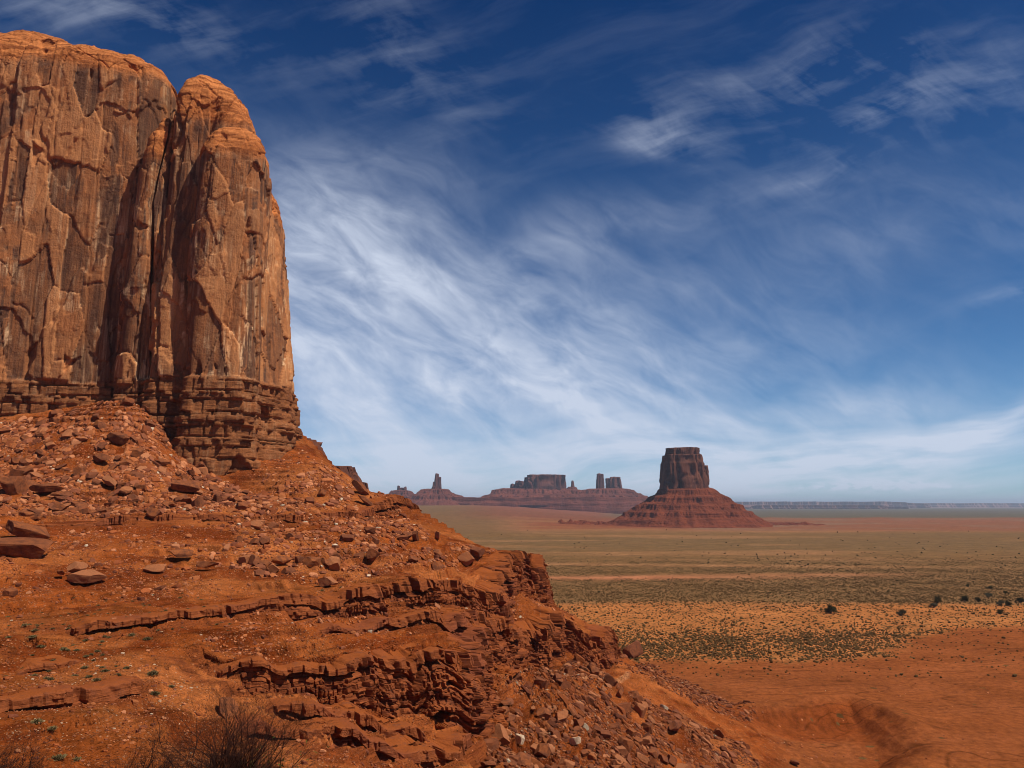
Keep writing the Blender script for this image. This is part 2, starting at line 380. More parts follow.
W = tps_fit(ctrl, zt)
BASE = np.zeros(GXX.shape)
for i, c in enumerate(ctrl):
    d = np.hypot(GXX - c[0], GYY - c[1]) / 50; BASE += W[i] * np.where(d > 0, d * d * np.log(np.maximum(d, 1e-9)), 0)
BASE += W[len(ctrl)] + W[len(ctrl) + 1] * GXX / 50 + W[len(ctrl) + 2] * GYY / 50
edge = np.minimum(np.minimum(GXX - GX0, GX1 - GXX), GY1 - GYY)
BASE = BASE * sstep(0, 25, edge) + (-5) * (1 - sstep(0, 25, edge))
BASE = BASE.astype(np.float32)

def plain(x, y):
    r = np.hypot(x, y)
    z = 0.5 * fbm(x / 60, y / 60, o=3) * sstep(120, 400, r) + 2.0 * fbm(x / 700, y / 500, o=3) * sstep(500, 2500, r)
    # the plain climbs gently to the benches far on the left
    ang = x / np.maximum(np.abs(y), 1)
    z = z + 48 * sstep(1500, 4300, y) * sstep(.17, -.05, ang) * (y > 0)
    z = z + 6 * np.maximum(fbm(x / 260, y / 140 + 3, o=4), 0) * sstep(1700, 2200, y) * sstep(9000, 4500, y)
    z = z + np.exp(-((x + 0.035 * y) / 300) ** 2 - ((y - 2500) / 600) ** 2) * 6
    z = z - (r / 45000.0) ** 2 * 20 * (r > 12000)
    return z
def band(z, per, seed, x, y):
    zz = (z + .5 * perlin(x / 18 + seed, y / 18)) / per
    f = np.floor(zz); t = zz - f
    return (f + sstep(.40, .60, t) * 1.0 - zz) * per
def terrain(x, y, detail=True):
    x = np.asarray(x, np.float64); y = np.asarray(y, np.float64)
    ins = (x > GX0) & (x < GX1) & (y > GY0) & (y < GY1)
    h = bilin(BASE, x, y)
    pl = plain(x, y) - 5.8 * sstep(-1.5, 8.5, bilin(SD['bank'], x, y) + 3.2 * perlin(x / 7, y / 30) + 1.2 * perlin(x / 2.5, y / 8)) * np.clip(bilin(HG['bank'], x, y) / 4.5, 0, 1) * ins
    pl = pl + 2.6 * np.exp(-((bilin(SD['bank'], x, y) + 3.5) / 5.0) ** 2) * np.clip(bilin(HG['bank'], x, y) / 4.5, 0, 1) * ins * (1 + .5 * perlin(x / 9, y / 9))
    amt = sstep(-3, 4, h - pl)
    r = np.hypot(x, y)
    # lumps, rills running down towards the plain
    n = 1.3 * fbm(x / 22, y / 22, o=2) + .62 * fbm(x / 6, y / 6, o=3) + .22 * fbm(x / 1.6, y / 1.6, o=3) - .30 * sstep(.10, .0, np.abs(perlin(x / 5 + 3, y / 9))) * sstep(0, .3, perlin(x / 30, y / 30 + 8))
    # strata steps following the contours
    hb = h + n * amt * .8 * sstep(6, 25, r)
    mask = sstep(-.05, .25, perlin(x / 24 + 9, y / 24 - 4)) * sstep(4, 9, hb)
    zn = np.exp(-((x + 14) / 26) ** 4 - ((y - 118) / 52) ** 4) * sstep(-.35, .05, perlin(x / 14 + 2, y / 14))
    mask = np.maximum(mask, zn * 1.4)
    hb = hb + (band(hb, 1.6, 5, x, y) * (.62 * mask + .1) + band(hb, .55, 11, x, y) * (.6 * mask)) * amt * sstep(35, 60, r)
    if detail:
        hb = hb + ledges(x, y, True) * sstep(30, 48, r)
    else:
        hb = hb + ledges(x, y, False) * sstep(30, 48, r)
    k = 1.2
    z = np.where(ins, .5 * (hb + pl + np.sqrt((hb - pl) ** 2 + k * k)) - k * .5 * 0, pl)
    z = np.where(ins & (hb - pl < -3.5), pl + 0, z)
    return z
# fix the tiny smooth-max offset
_old_terrain = terrain

def new_mesh(name, V, Fq, mats, smooth=True, attrs=None, mat_idx=None):
    me = bpy.data.meshes.new(name)
    V = np.asarray(V, np.float32); Fq = np.asarray(Fq, np.int32)
    k = Fq.shape[1]
    me.vertices.add(len(V)); me.vertices.foreach_set('co', V.ravel())
    me.loops.add(Fq.size); me.loops.foreach_set('vertex_index', Fq.ravel())
    me.polygons.add(len(Fq)); me.polygons.foreach_set('loop_start', np.arange(0, Fq.size, k, dtype=np.int32))
    me.polygons.foreach_set('use_smooth', np.full(len(Fq), smooth))
    if mat_idx is not None: me.polygons.foreach_set('material_index', np.asarray(mat_idx, np.int32))
    me.update(calc_edges=True)
    for m in (mats if isinstance(mats, (list, tuple)) else [mats]): me.materials.append(m)
    for an, arr in (attrs or {}).items():
        if arr.ndim == 2:
            a = me.attributes.new(an, 'FLOAT_COLOR', 'POINT'); a.data.foreach_set('color', np.c_[arr, np.ones(len(arr))].astype(np.float32).ravel())
        else:
            a = me.attributes.new(an, 'FLOAT', 'POINT'); a.data.foreach_set('value', arr.astype(np.float32))
    return me
def link(name, data, parent=None, **props):
    o = bpy.data.objects.new(name, data); scn.collection.objects.link(o)
    if parent is not None: o.parent = parent
    for k, v in props.items(): o[k] = v
    return o
def grid_faces(nr, nc, wrap=False):
    i = np.arange(nr - 1)[:, None]; j = np.arange(nc if wrap else nc - 1)[None, :]
    j2 = (j + 1) % nc
    a = i * nc + j; b = i * nc + j2; c = (i + 1) * nc + j2; d = (i + 1) * nc + j
    return np.stack([a, b, c, d], -1).reshape(-1, 4)
def S(c):  # sRGB 0-255 to linear
    c = np.array(c) / 255.; return np.where(c < .04045, c / 12.92, ((c + .055) / 1.055) ** 2.4)

# ------------------------------------------------------------------ materials
def principled(name, rough=0.9, spec=0.15):
    m = bpy.data.materials.new(name); m.use_nodes = True; t = NT(m.node_tree)
    b = m.node_tree.nodes['Principled BSDF']
    b.inputs['Roughness'].default_value = rough; b.inputs['Specular IOR Level'].default_value = spec
    return m, t, b

def ground_material():
    m, t, b = principled('desert_ground', 1.0, .0)
    pos = t.node('ShaderNodeNewGeometry').outputs['Position']
    col = t.attr('albedo').outputs['Color']
    veg = t.attr('veg').outputs['Fac']; dots = t.attr('dots').outputs['Fac']
    rock = t.attr('rock').outputs['Fac']
    n_big = t.noise(pos, .05, 4, .6); n_m = t.noise(pos, .6, 5, .65); n_f = t.noise(pos, 5.0, 4, .7)
    v = t.mr(n_big, .3, .7, .78, 1.22); v2 = t.mr(n_m, .3, .7, .66, 1.34); v3 = t.mr(n_f, .3, .7, .68, 1.32)
    vv = t.m('MULTIPLY', t.m('MULTIPLY', v, v2), v3)
    c = t.vm('SCALE', col, scale=vv)
    # gravel: pale chips on the slopes
    chips = t.vor(pos, 3.4); cc = t.sep(chips.outputs['Color'])
    cm = t.m('MULTIPLY', t.mr(chips.outputs['Distance'], .42, .30), t.m('GREATER_THAN', cc[0], .50))
    cm = t.m('MULTIPLY', cm, t.m('MULTIPLY', t.attr('gravel').outputs['Fac'], t.mr(t.noise(pos, .35, 4, .7), .36, .52)))
    chipcol = t.mix(t.m('POWER', cc[1], 1.5), (.15, .045, .018), (.46, .19, .085))
    c = t.mix(cm, c, chipcol)
    # bedded rock: darker maroon bands by height
    p = t.sep(pos)
    zb = t.comb(t.m('MULTIPLY', p[0], .10), t.m('MULTIPLY', p[1], .10), t.m('MULTIPLY', p[2], 2.6))
    nb = t.noise(zb, 1.0, 4, .7)
    rc = t.mix(t.mr(nb, .38, .60), (.105, .025, .009), (.27, .068, .018))
    c = t.mix(t.m('MULTIPLY', rock, .8), c, rc)
    # wandering ruts, ripples and wash lines on the bare sand
    wl = t.noise(t.vm('MULTIPLY', pos, (.010, .028, 0)), 1.0, 3, .5, .8)
    li = t.m('ABSOLUTE', t.m('SUBTRACT', t.m('FRACT', t.m('MULTIPLY', wl, 16.0)), .5))
    rut = t.m('MULTIPLY', t.mr(li, .10, .0), t.mr(t.noise(pos, .03, 3, .6), .38, .52))
    rut = t.m('MULTIPLY', rut, t.m('SUBTRACT', 1.0, t.attr('veg').outputs['Fac']))
    c = t.vm('SCALE', c, scale=t.m('SUBTRACT', 1.0, t.m('MULTIPLY', rut, .42)))
    pat = t.noise(t.vm('MULTIPLY', pos, (.02, .05, 0)), 1.0, 5, .65)
    c = t.mix(t.m('MULTIPLY', t.mr(pat, .45, .62), .35), c, t.vm('MULTIPLY', c, (1.25, 1.35, 1.6)))
    # scrub: clumps scattered over the plain, most too small to show one by one
    nw = t.noise(pos, .012, 4, .6)
    va = t.vor(pos, .40); vb = t.vor(pos, .75)
    da = t.mr(va.outputs['Distance'], .46, .30); db = t.mr(vb.outputs['Distance'], .42, .28)
    hh = t.sep(va.outputs['Color']); hb = t.sep(vb.outputs['Color'])
    ma = t.m('MULTIPLY', da, t.m('LESS_THAN', hh[0], t.m('MULTIPLY', dots, .9)))
    mb = t.m('MULTIPLY', db, t.m('LESS_THAN', hb[0], t.m('MULTIPLY', dots, .7)))
    mm = t.m('MAXIMUM', ma, mb)
    vegc = t.mix(hh[1], (.070, .040, .013), (.115, .072, .026))
    c = t.mix(t.m('MULTIPLY', mm, .85), c, vegc)
    t.inp(b.inputs['Base Color'], c)
    h = t.m('ADD', t.m('MULTIPLY', n_m, .5), t.m('MULTIPLY', n_f, .16))
    h = t.m('ADD', h, t.m('MULTIPLY', t.m('SUBTRACT', 1.0, t.mr(chips.outputs['Distance'], .0, .5)), t.m('MULTIPLY', t.attr('gravel').outputs['Fac'], .22)))
    h = t.m('ADD', h, t.m('MULTIPLY', t.m('MULTIPLY', nb, rock), .5))
    t.inp(b.inputs['Normal'], t.bump(h, .9, .9))
    return m
M_ground = ground_material()

def rock_material(name, kind):
    """kind: 'cliff' varnished sandstone, 'boulder', 'far'"""
    m, t, b = principled(name, .9, .06)
    geo = t.node('ShaderNodeNewGeometry'); pos = geo.outputs['Position']
    if kind == 'cliff':
        p = t.sep(pos)
        st = t.comb(p[0], p[1], t.m('MULTIPLY', p[2], .045))
        s1 = t.noise(st, .42, 6, .66, .5); s2 = t.noise(st, .9, 5, .62, .3); big = t.noise(pos, .045, 4, .6, .6)
        mid = t.noise(pos, .22, 5, .65, .3); fine = t.noise(pos, 2.2, 5, .7)
        fresh = t.attr('fresh').outputs['Fac']; top = t.attr('top').outputs['Fac']; beds = t.attr('beds').outputs['Fac']
        base = t.mix(t.mr(big, .38, .60), (.40, .155, .056), (.24, .098, .042))
        base = t.mix(t.mr(mid, .42, .60), base, (.37, .135, .048))
        # grey-brown varnish sheets and pale run-off streaks
        var = t.m('MULTIPLY', t.mr(s1, .44, .56), t.mr(t.noise(pos, .06, 4, .65, .8), .42, .56))
        base = t.mix(t.m('MULTIPLY', var, .82), base, (.070, .040, .030))
        pale = t.m('MULTIPLY', t.mr(s2, .48, .60), t.mr(t.noise(pos, .085, 4, .65, .6), .49, .57))
        lowm = t.mr(p[2], 88, 150, 1.0, .45)
        base = t.mix(t.m('MULTIPLY', t.m('MULTIPLY', pale, lowm), .85), base, (.74, .45, .23))
        base = t.mix(t.m('MULTIPLY', t.mr(fresh, .70, .84), .55), base, (.54, .225, .082))
        base = t.mix(t.m('MULTIPLY', t.m('MULTIPLY', t.mr(fresh, .42, .28), t.m('SUBTRACT', 1.0, beds)), t.mr(s1, .36, .60, .25, .85)), base, (.120, .052, .028))
        zb = t.comb(t.m('MULTIPLY', p[0], .05), t.m('MULTIPLY', p[1], .05), t.m('MULTIPLY', t.m('ADD', p[2], t.m('MULTIPLY', mid, 5)), .9))
        xb = t.noise(zb, 1.0, 5, .65)
        topc = t.mix(t.mr(xb, .38, .62), (.22, .062, .017), (.56, .190, .055))
        base = t.mix(top, base, topc)
        bc = t.mix(t.mr(xb, .38, .60), (.12, .040, .016), (.30, .105, .036))
        base = t.mix(t.m('MULTIPLY', beds, .85), base, bc)
        c = t.vm('SCALE', base, scale=t.mr(fine, .25, .75, .78, 1.22))
        t.inp(b.inputs['Base Color'], c)
        # thin horizontal partings and hairline cracks
        hz = t.comb(t.m('MULTIPLY', p[0], .12), t.m('MULTIPLY', p[1], .12), t.m('MULTIPLY', p[2], 1.3))
        hn = t.noise(hz, 1.0, 5, .7)
        h = t.m('ADD', t.m('MULTIPLY', fine, .22), t.m('MULTIPLY', hn, t.m('ADD', .10, t.m('MULTIPLY', beds, .5))))
        h = t.m('ADD', h, t.m('MULTIPLY', t.noise(st, 1.2, 5, .7), .35))
        h = t.m('ADD', h, t.m('MULTIPLY', mid, .6))
        t.inp(b.inputs['Normal'], t.bump(h, .8, .9))
    elif kind == 'boulder':
        obj = t.node('ShaderNodeObjectInfo'); rnd = obj.outputs['Random']
        pos2 = pos
        n = t.noise(pos2, .9, 5, .7); f = t.noise(pos2, 7, 4, .7)
        c1 = t.mix(t.m('FRACT', t.m('MULTIPLY', rnd, 7.3)), (.27, .082, .026), (.18, .056, .024))
        c1 = t.mix(t.mr(n, .42, .62), c1, (.125, .042, .020))
        c1 = t.mix(t.m('MULTIPLY', t.m('GREATER_THAN', rnd, .8), .5), c1, (.44, .165, .066))
        c = t.vm('SCALE', c1, scale=t.mr(f, .25, .75, .75, 1.25))
        t.inp(b.inputs['Base Color'], c)
        t.inp(b.inputs['Normal'], t.bump(t.m('ADD', t.m('MULTIPLY', n, .4), t.m('MULTIPLY', f, .12)), .8, .5))
    elif kind == 'rubble':
        tint = t.attr('tint').outputs['Color']; f = t.noise(pos, 6, 4, .7)
        c = t.vm('SCALE', tint, scale=t.mr(f, .25, .75, .75, 1.25))
        t.inp(b.inputs['Base Color'], c)
        t.inp(b.inputs['Normal'], t.bump(f, .6, .15))
    return m
M_cliff = rock_material('varnished_sandstone', 'cliff')
M_boulder = rock_material('fallen_sandstone', 'boulder')
M_rubble = rock_material('rubble_stone', 'rubble')

def far_rock_material(name, wall, dark, talus, sc):
    m, t, b = principled(name, .95, .05)
    pos = t.node('ShaderNodeNewGeometry').outputs['Position']; p = t.sep(pos)
    st = t.comb(p[0], p[1], t.m('MULTIPLY', p[2], .12))
    n1 = t.noise(st, .06 / sc, 5, .65); n2 = t.noise(pos, .03 / sc, 5, .65)
    zb = t.comb(t.m('MULTIPLY', p[0], .06), t.m('MULTIPLY', p[1], .06), p[2])
    n3 = t.noise(zb, .16 / sc, 4, .7)
    w_ = t.mix(t.mr(n1, .4, .62), wall, dark)
    ta = t.mix(t.mr(n3, .38, .62), talus, tuple(q * .62 for q in talus))
    ta = t.mix(t.m('MULTIPLY', t.mr(n2, .45, .62), .5), ta, tuple(min(1, q * 1.5) for q in talus))
    c = t.mix(t.attr('wall').outputs['Fac'], ta, w_)
    t.inp(b.inputs['Base Color'], c)
    t.inp(b.inputs['Normal'], t.bump(t.m('ADD', t.m('MULTIPLY', n1, 1.3), t.m('MULTIPLY', n3, t.m('SUBTRACT', 1.0, t.attr('wall').outputs['Fac']))), .7, 6 * sc))
    return m
M_mitt = far_rock_material('red_butte_rock', (.17, .060, .032), (.075, .028, .019), (.150, .036, .014), 1)
M_far = far_rock_material('distant_butte_rock', (.16, .055, .038), (.085, .034, .028), (.14, .041, .025), 2)
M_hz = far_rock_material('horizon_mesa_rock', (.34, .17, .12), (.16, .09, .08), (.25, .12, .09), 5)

# ------------------------------------------------------------------ ground sheet
def plain_colors(x, y, z):
    """albedo, scrub-dot density, gravel for each ground vertex, by place"""
    n = len(x); r = np.maximum(y, 1.0)
    px, py = proj(x, np.maximum(y, 5), z)
    lx = x / 1000.; 
    wob = fbm(x / 240, y / 60, o=4); wob2 = fbm(x / 900 + 5, y / 200, o=4)
    red = np.array([.225, .062, .0170]); sand = np.array([.35, .122, .034]); green = np.array([.165, .088, .034])
    green2 = np.array([.150, .086, .036]); pink = np.array([.34, .125, .055]); tan = np.array([.38, .165, .070]); fargreen = np.array([.10, .080, .050])
    def lerp(A, B, t): return A + (B - A) * t[:, None]
    C = np.repeat(red[None], n, 0)
    # distance along the plain, bent a little so that belts are not straight
    q = r * (1 + .10 * wob2)
    # scrub boundary: the bare sand reaches farther on the right
    bnd = 262 + 18 * wob + 70 * sstep(95, 200, x) + 10 * perlin(x / 12, y / 12)
    on = sstep(-6, 8, y - bnd)
    C = lerp(C, np.repeat(sand[None], n, 0), on)
    C = lerp(C, np.repeat(green[None], n, 0), sstep(392, 420, y + 25 * wob) * .9)
    wash = np.exp(-((y + 12 * wob - (545 + .10 * x)) / 17) ** 2) * sstep(-30, 30, x + 20) * sstep(330, 230, x)
    C = lerp(C, np.repeat(pink[None], n, 0) * 1.05, np.clip(wash * 1.2, 0, 1) * (.45 + .55 * sstep(-.25, .15, wob)))
    wash2 = np.exp(-((y + 8 * wob - (680 - .12 * x)) / 14) ** 2)
    C = lerp(C, np.repeat(tan[None], n, 0), np.clip(wash2 * .55, 0, 1) * sstep(-.15, .05, wob + .05))
    C = lerp(C, np.repeat(green2[None], n, 0), sstep(700, 1000, y) * sstep(-.1, .15, wob2 + .05) * .6)
    patch = sstep(.12, .32, fbm(x / 420 + 2, y / 130, o=4)) * sstep(600, 800, y)
    C = lerp(C, np.repeat(tan[None], n, 0), patch * .42)
    # thin pale track
    C = lerp(C, np.repeat((pink * 1.1)[None], n, 0), sstep(1350, 1600, q) * sstep(2900, 2300, q) * .5)
    ang = x / r
    redp = sstep(1500, 1750, q) * sstep(-.02, .05, ang) * sstep(.35, .2, ang) * sstep(3000, 2600, q)
    C = lerp(C, np.repeat(np.array([.22, .055, .024])[None], n, 0), redp * sstep(-.12, .12, wob2 + .04) * .85)
    left = sstep(.02, -.04, ang)
    C = lerp(C, np.repeat(green[None] * .95, n, 0), left * sstep(1200, 1500, q) * .8)
    C = lerp(C, np.repeat(np.array([.19, .060, .034])[None], n, 0), sstep(-.10, .0, ang) * sstep(.18, .10, ang) * sstep(1900, 2500, q) * .85)
    rt = sstep(.16, .22, ang)
    C = lerp(C, np.repeat(np.array([.215, .072, .036])[None], n, 0), rt * sstep(1450, 1650, q) * sstep(3300, 2900, q) * .85)
    C = lerp(C, np.repeat(np.array([.22, .12, .07])[None], n, 0), rt * sstep(1450, 1700, q) * sstep(3300, 2900, q) * sstep(.0, .25, fbm(x / 300, y / 220, o=3)) * .7)
    C = lerp(C, np.repeat(fargreen[None], n, 0), sstep(2950, 3300, q) * sstep(.10, .16, ang))
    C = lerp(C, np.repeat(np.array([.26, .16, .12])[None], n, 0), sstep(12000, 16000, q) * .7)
    dots = np.clip(on * (.40 + .60 * sstep(345, 300, y + 10 * wob) + .5 * sstep(395, 420, y + 25 * wob)), 0, 1) * .9
    dots = dots * (1 - np.clip(wash + .6 * wash2, 0, 1)) * sstep(4000, 2500, q) * (.75 + .55 * sstep(-.35, .35, fbm(x / 70, y / 45 + 7, o=4)))
    dots = np.maximum(dots, .012 * (y > 150))
    return C, dots, on

def build_ground():
    ad = np.radians(np.linspace(-37.5, 37.5, 1060))
    aside = np.radians(np.r_[np.linspace(-180, -38, 110)[:-1]]); 
    ang = np.r_[aside, ad, -aside[::-1][:-1]]
    nc = len(ang)
    sx = np.sin(ang); cy = np.cos(ang)
    K = 2700
    rf = np.geomspace(5.0, 440.0, K)
    NR = 1700
    X = rf[:, None] * sx[None]; Y = rf[:, None] * cy[None]
    Z = np.empty_like(X)
    for c0 in range(0, nc, 200):
        Z[:, c0:c0 + 200] = terrain(X[:, c0:c0 + 200], Y[:, c0:c0 + 200])
    dr = np.diff(rf)[:, None]; dz = np.abs(np.diff(Z, axis=0))
    rm = .5 * (rf[1:] + rf[:-1])[:, None]
    met = (np.sqrt((.30 * dr) ** 2 + dz ** 2) + .0) / (rm + 15)
    # average the metric over neighbouring columns so that rows stay aligned
    met = np.minimum(met, .012)
    for ker in (14, 14):
        cs = np.cumsum(np.pad(met, ((0, 0), (ker + 1, ker)), mode='edge'), axis=1)
        met = (cs[:, 2 * ker + 1:] - cs[:, :-2 * ker - 1]) / (2 * ker + 1)
    for ker in (6, 6):
        cs = np.cumsum(np.pad(met, ((ker + 1, ker), (0, 0)), mode='edge'), axis=0)
        met = (cs[2 * ker + 1:] - cs[:-2 * ker - 1]) / (2 * ker + 1)
    cum = np.r_[np.zeros((1, nc)), np.cumsum(met, axis=0)]
    R = np.empty((NR, nc)); Zr = np.empty((NR, nc))
    for j in range(nc):
        tg = np.linspace(0, cum[-1, j], NR)
        R[:, j] = np.interp(tg, cum[:, j], rf); Zr[:, j] = np.interp(R[:, j], rf, Z[:, j])
    # far rows
    nf = 330
    rfar = np.geomspace(440.0, 46000.0, nf + 1)[1:]
    Xf = rfar[:, None] * sx[None]; Yf = rfar[:, None] * cy[None]; Zf = terrain(Xf, Yf)
    X = np.r_[R * sx[None], Xf]; Y = np.r_[R * cy[None], Yf]; Z = np.r_[Zr, Zf]
    x = X.ravel(); y = Y.ravel(); z = Z.ravel()
    rad = np.hypot(x, y)
    hill = (bilin(BASE, x, y) - plain(x, y)); inside = rad < 440
    rockm = np.zeros_like(x)
    # overhangs: cap beds lean out, soft beds under them are cut back
    ox = np.zeros_like(x); oy = np.zeros_like(x)
    near = np.nonzero((rad < 260) & (rad > 40) & (y > 30))[0]
    xn = x[near]; yn = y[near]
    for k in SMALL:
        s, h = sdist(k, xn, yn)
        z0 = ledge(k, xn, yn, True) / np.maximum(h, .2)
        cl = (np.abs(s) < 4.0) & (h > .3)
        tt = np.clip(z0 + .5, 0, 1)
        jag = perlin(xn / 1.6, yn / 1.6, z[near] / .6)
        brk = sstep(-.25, .2, perlin(xn / 6 + 3, yn / 6, z[near] / 9))
        ov = (.30 * sstep(.62, .74, tt) - .42 * sstep(.38, .52, tt) * (1 - sstep(.60, .70, tt)) * brk) + .16 * jag
        ov = ov * np.minimum(h, 4.5) * .55 * sstep(4.0, 1.2, np.abs(s)) * cl * sstep(0.02, .12, tt)
        g0 = bilin(GR[k][0], xn, yn); g1 = bilin(GR[k][1], xn, yn); gl = np.hypot(g0, g1) + .15
        ox[near] -= g0 / gl * ov; oy[near] -= g1 / gl * ov
        steep = cl * sstep(3.2, 1.5, np.abs(s)) * sstep(.3, 1.0, h) * sstep(.0, .04, tt) * sstep(1.0, .93, tt)
        rockm[near] = np.maximum(rockm[near], steep)
    x = x + ox; y = y + oy
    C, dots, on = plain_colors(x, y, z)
    slope_c = np.array([.245, .056, .0110]); dusty = np.array([.34, .098, .025]); deep = np.array([.140, .025, .005])
    hm = sstep(-1.5, 1.0, hill) * inside
    nn = fbm(x / 30, y / 30, o=4); nn2 = fbm(x / 11 + 4, y / 11, z / 6, o=3)
    SC = slope_c[None] + (dusty - slope_c)[None] * sstep(-.2, .3, nn)[:, None]
    SC = SC + (deep[None] - SC) * (sstep(.05, .40, nn2) * .8)[:, None]
    upper = sstep(150, 190, y) * sstep(-20, -60, x)
    SC = SC * (1 + .0 * upper[:, None])
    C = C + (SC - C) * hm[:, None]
    bk = np.clip(bilin(HG['bank'], x, y) / 4.5, 0, 1) * inside * sstep(-2, 1, bilin(SD['bank'], x, y)) * sstep(13, 7, bilin(SD['bank'], x, y))
    C = C + (np.array([.185, .040, .008])[None] - C) * (.75 * bk)[:, None]
    dots = dots * (1 - hm)
    tr = np.array([P(px, py, D)[:2] for px, py, D in [(583, 685, 150), (600, 677, 158), (612, 668, 168), (628, 661, 180)]])
    dt = np.full(len(x), 99.0)
    for a_, b_ in zip(tr[:-1], tr[1:]):
        e_ = b_ - a_; t_ = np.clip(((x - a_[0]) * e_[0] + (y - a_[1]) * e_[1]) / (e_ @ e_), 0, 1); dt = np.minimum(dt, np.hypot(x - a_[0] - t_ * e_[0], y - a_[1] - t_ * e_[1]))
    C = C + (np.array([.46, .20, .085])[None] - C) * (.7 * sstep(.7, .2, dt + .3 * perlin(x, y)))[:, None]
    grav = hm * .9 + .12
    # strata exposure on steep flanks
    zz = Z; 
    gz = np.zeros_like(Z); gz[1:-1] = np.abs(Z[2:] - Z[:-2]) / np.maximum(np.hypot(X[2:] - X[:-2], Y[2:] - Y[:-2]), .05)
    st = sstep(.9, 1.8, gz.ravel()) * hm * (rad < 300)
    rockm = np.maximum(rockm, st * .8) * hm
    V = np.c_[x, y, z]
    Fq = grid_faces(len(X), nc, wrap=True)[:, ::-1]
    fh = hm[Fq].mean(1) > .5
    mats = [M_ground]
    def sub(mask, name):
        fq = Fq[mask]; used = np.zeros(len(V), bool); used[fq.ravel()] = True
        mp = np.cumsum(used) - 1
        me = new_mesh(name, V[used], mp[fq], mats, True, dict(albedo=C[used], dots=dots[used], gravel=grav[used], rock=rockm[used], veg=on[used]))
        return link(name, me, kind='structure')
    sub(fh, 'hillside'); sub(~fh, 'ground')
    # the spot under the camera
    i0 = np.arange(nc); 
    Vc = np.r_[V[:nc], [[0, 0, 48.3]]]
    me = new_mesh('ground_patch', Vc, np.c_[i0, (i0 + 1) % nc, np.full(nc, nc)][:, ::-1], mats, True,
                  dict(albedo=np.repeat(slope_c[None], nc + 1, 0), dots=np.zeros(nc + 1), gravel=np.ones(nc + 1), rock=np.zeros(nc + 1), veg=np.zeros(nc + 1)))
    link('ground', me, kind='structure')
build_ground()

# ------------------------------------------------------------------ big sandstone butte on the left
def outline(cx, cy, rx, ry, rot, e, n):
    t = np.linspace(0, 2 * pi, n, endpoint=False)
    c, s_ = np.cos(t), np.sin(t)
    X = rx * np.sign(c) * np.abs(c) ** (2 / e); Y = ry * np.sign(s_) * np.abs(s_) ** (2 / e)
    return X, Y, rot
def cliff_disp(x, y, z, sc=1.0):
    """horizontal relief of the wall in metres plus 'fresh scar' mask"""
    X, Y, Zz = x / sc, y / sc, z / sc
    d = 1.7 * fbm(X / 30, Y / 30, Zz / 90, o=2) - 1.0
    # joint-bounded flat panels that meet in straight arrises
    w = perlin(X / 14, Y / 14, Zz / 50) * 2.0
    val, f = vorcell((X + w) / 11, (Y + w) / 11 + Zz / 500, 2)
    d = d + (val - .5) * 2.1 - .7 * np.exp(-(f / .022) ** 2) * sstep(.1, .45, val)
    # exfoliation slabs: thin tall sheets with sharp edges, each sheet flat
    q = perlin(X / 15 + 4, Y / 15, Zz / 60) * 2.1 + perlin(X / 5, Y / 5 + 8, Zz / 30) * .40 + .16 * perlin(X / 1.8, Y / 1.8, Zz / 4)
    d = d + .60 * stair(q, .03)
    q2 = perlin(X / 6 + 9, Y / 6, Zz / 34 + 3) * 1.6 + .25 * perlin(X / 1.6, Y / 1.6, Zz / 4)
    T_ = X + .62 * Y
    wj = .8 * perlin(X / 6, Y / 6, Zz / 14) + .12 * perlin(X / 1.2, Y / 1.2, Zz / 1.5)
    pv, pf = vorcell((T_ + wj) / 6.5 + 3, (Zz + 3 * wj) / 19, 7); pw, pg = vorcell((T_ + wj) / 2.6 + 9, (Zz + 2 * wj) / 7.5, 11)
    d = d + .95 * (pv - .5) - .35 * np.exp(-(pf / .035) ** 2) + .34 * (pw - .5) * (pv > .35)
    lv = np.floor(q + .5).astype(np.int64) * 37
    # each sheet is broken across by near-level joints, and some lengths have fallen away
    jt = Zz / 17 + perlin(X / 12, Y / 12 + 5) * 1.3 + .12 * perlin(X / 2, Y / 2, Zz / 2) + .5 * np.floor(q + .5)
    ji = np.floor(jt); jf = jt - ji; jr = _r1[(ji.astype(np.int64) * 29 + lv) & 255]
    d = d - .55 * (jr > .72) - .16 * np.exp(-((jf - .5) / .006) ** 2) * (jr < .5) + .12 * jr
    fresh = np.clip(pv + .35 * (pw - .5), 0, 1)
    # straight vertical joints and short horizontal cracks
    cn = perlin(X / 6 + 31, Y / 6, Zz / 90)
    d = d - .40 * np.exp(-(cn / .009) ** 2) * sstep(-.1, .2, perlin(X / 20, Y / 20 + 3, Zz / 20))
    cn = perlin(X / 2.6 + 11, Y / 2.6, Zz / 60)
    d = d - .16 * np.exp(-(cn / .02) ** 2) * sstep(-.05, .2, perlin(X / 14, Y / 14 + 3, Zz / 24))
    # a few alcoves under small roofs
    t = (Zz / 21 + perlin(X / 9, Y / 9 + 5) * .9 + .5); ph = t - np.floor(t)
    nb = perlin(X / 5 + 2 + np.floor(t) * 5, Y / 5 - 5, Zz / 60)
    d = d - 1.2 * sstep(.46, .49, nb - .35 * (1 - ph)) * sstep(.99, .965, ph) * sstep(.55, .95, ph)
    d = d + .05 * fbm(X / 1.3, Y / 1.3, Zz / 1.3, o=2)
    return d * sc, fresh
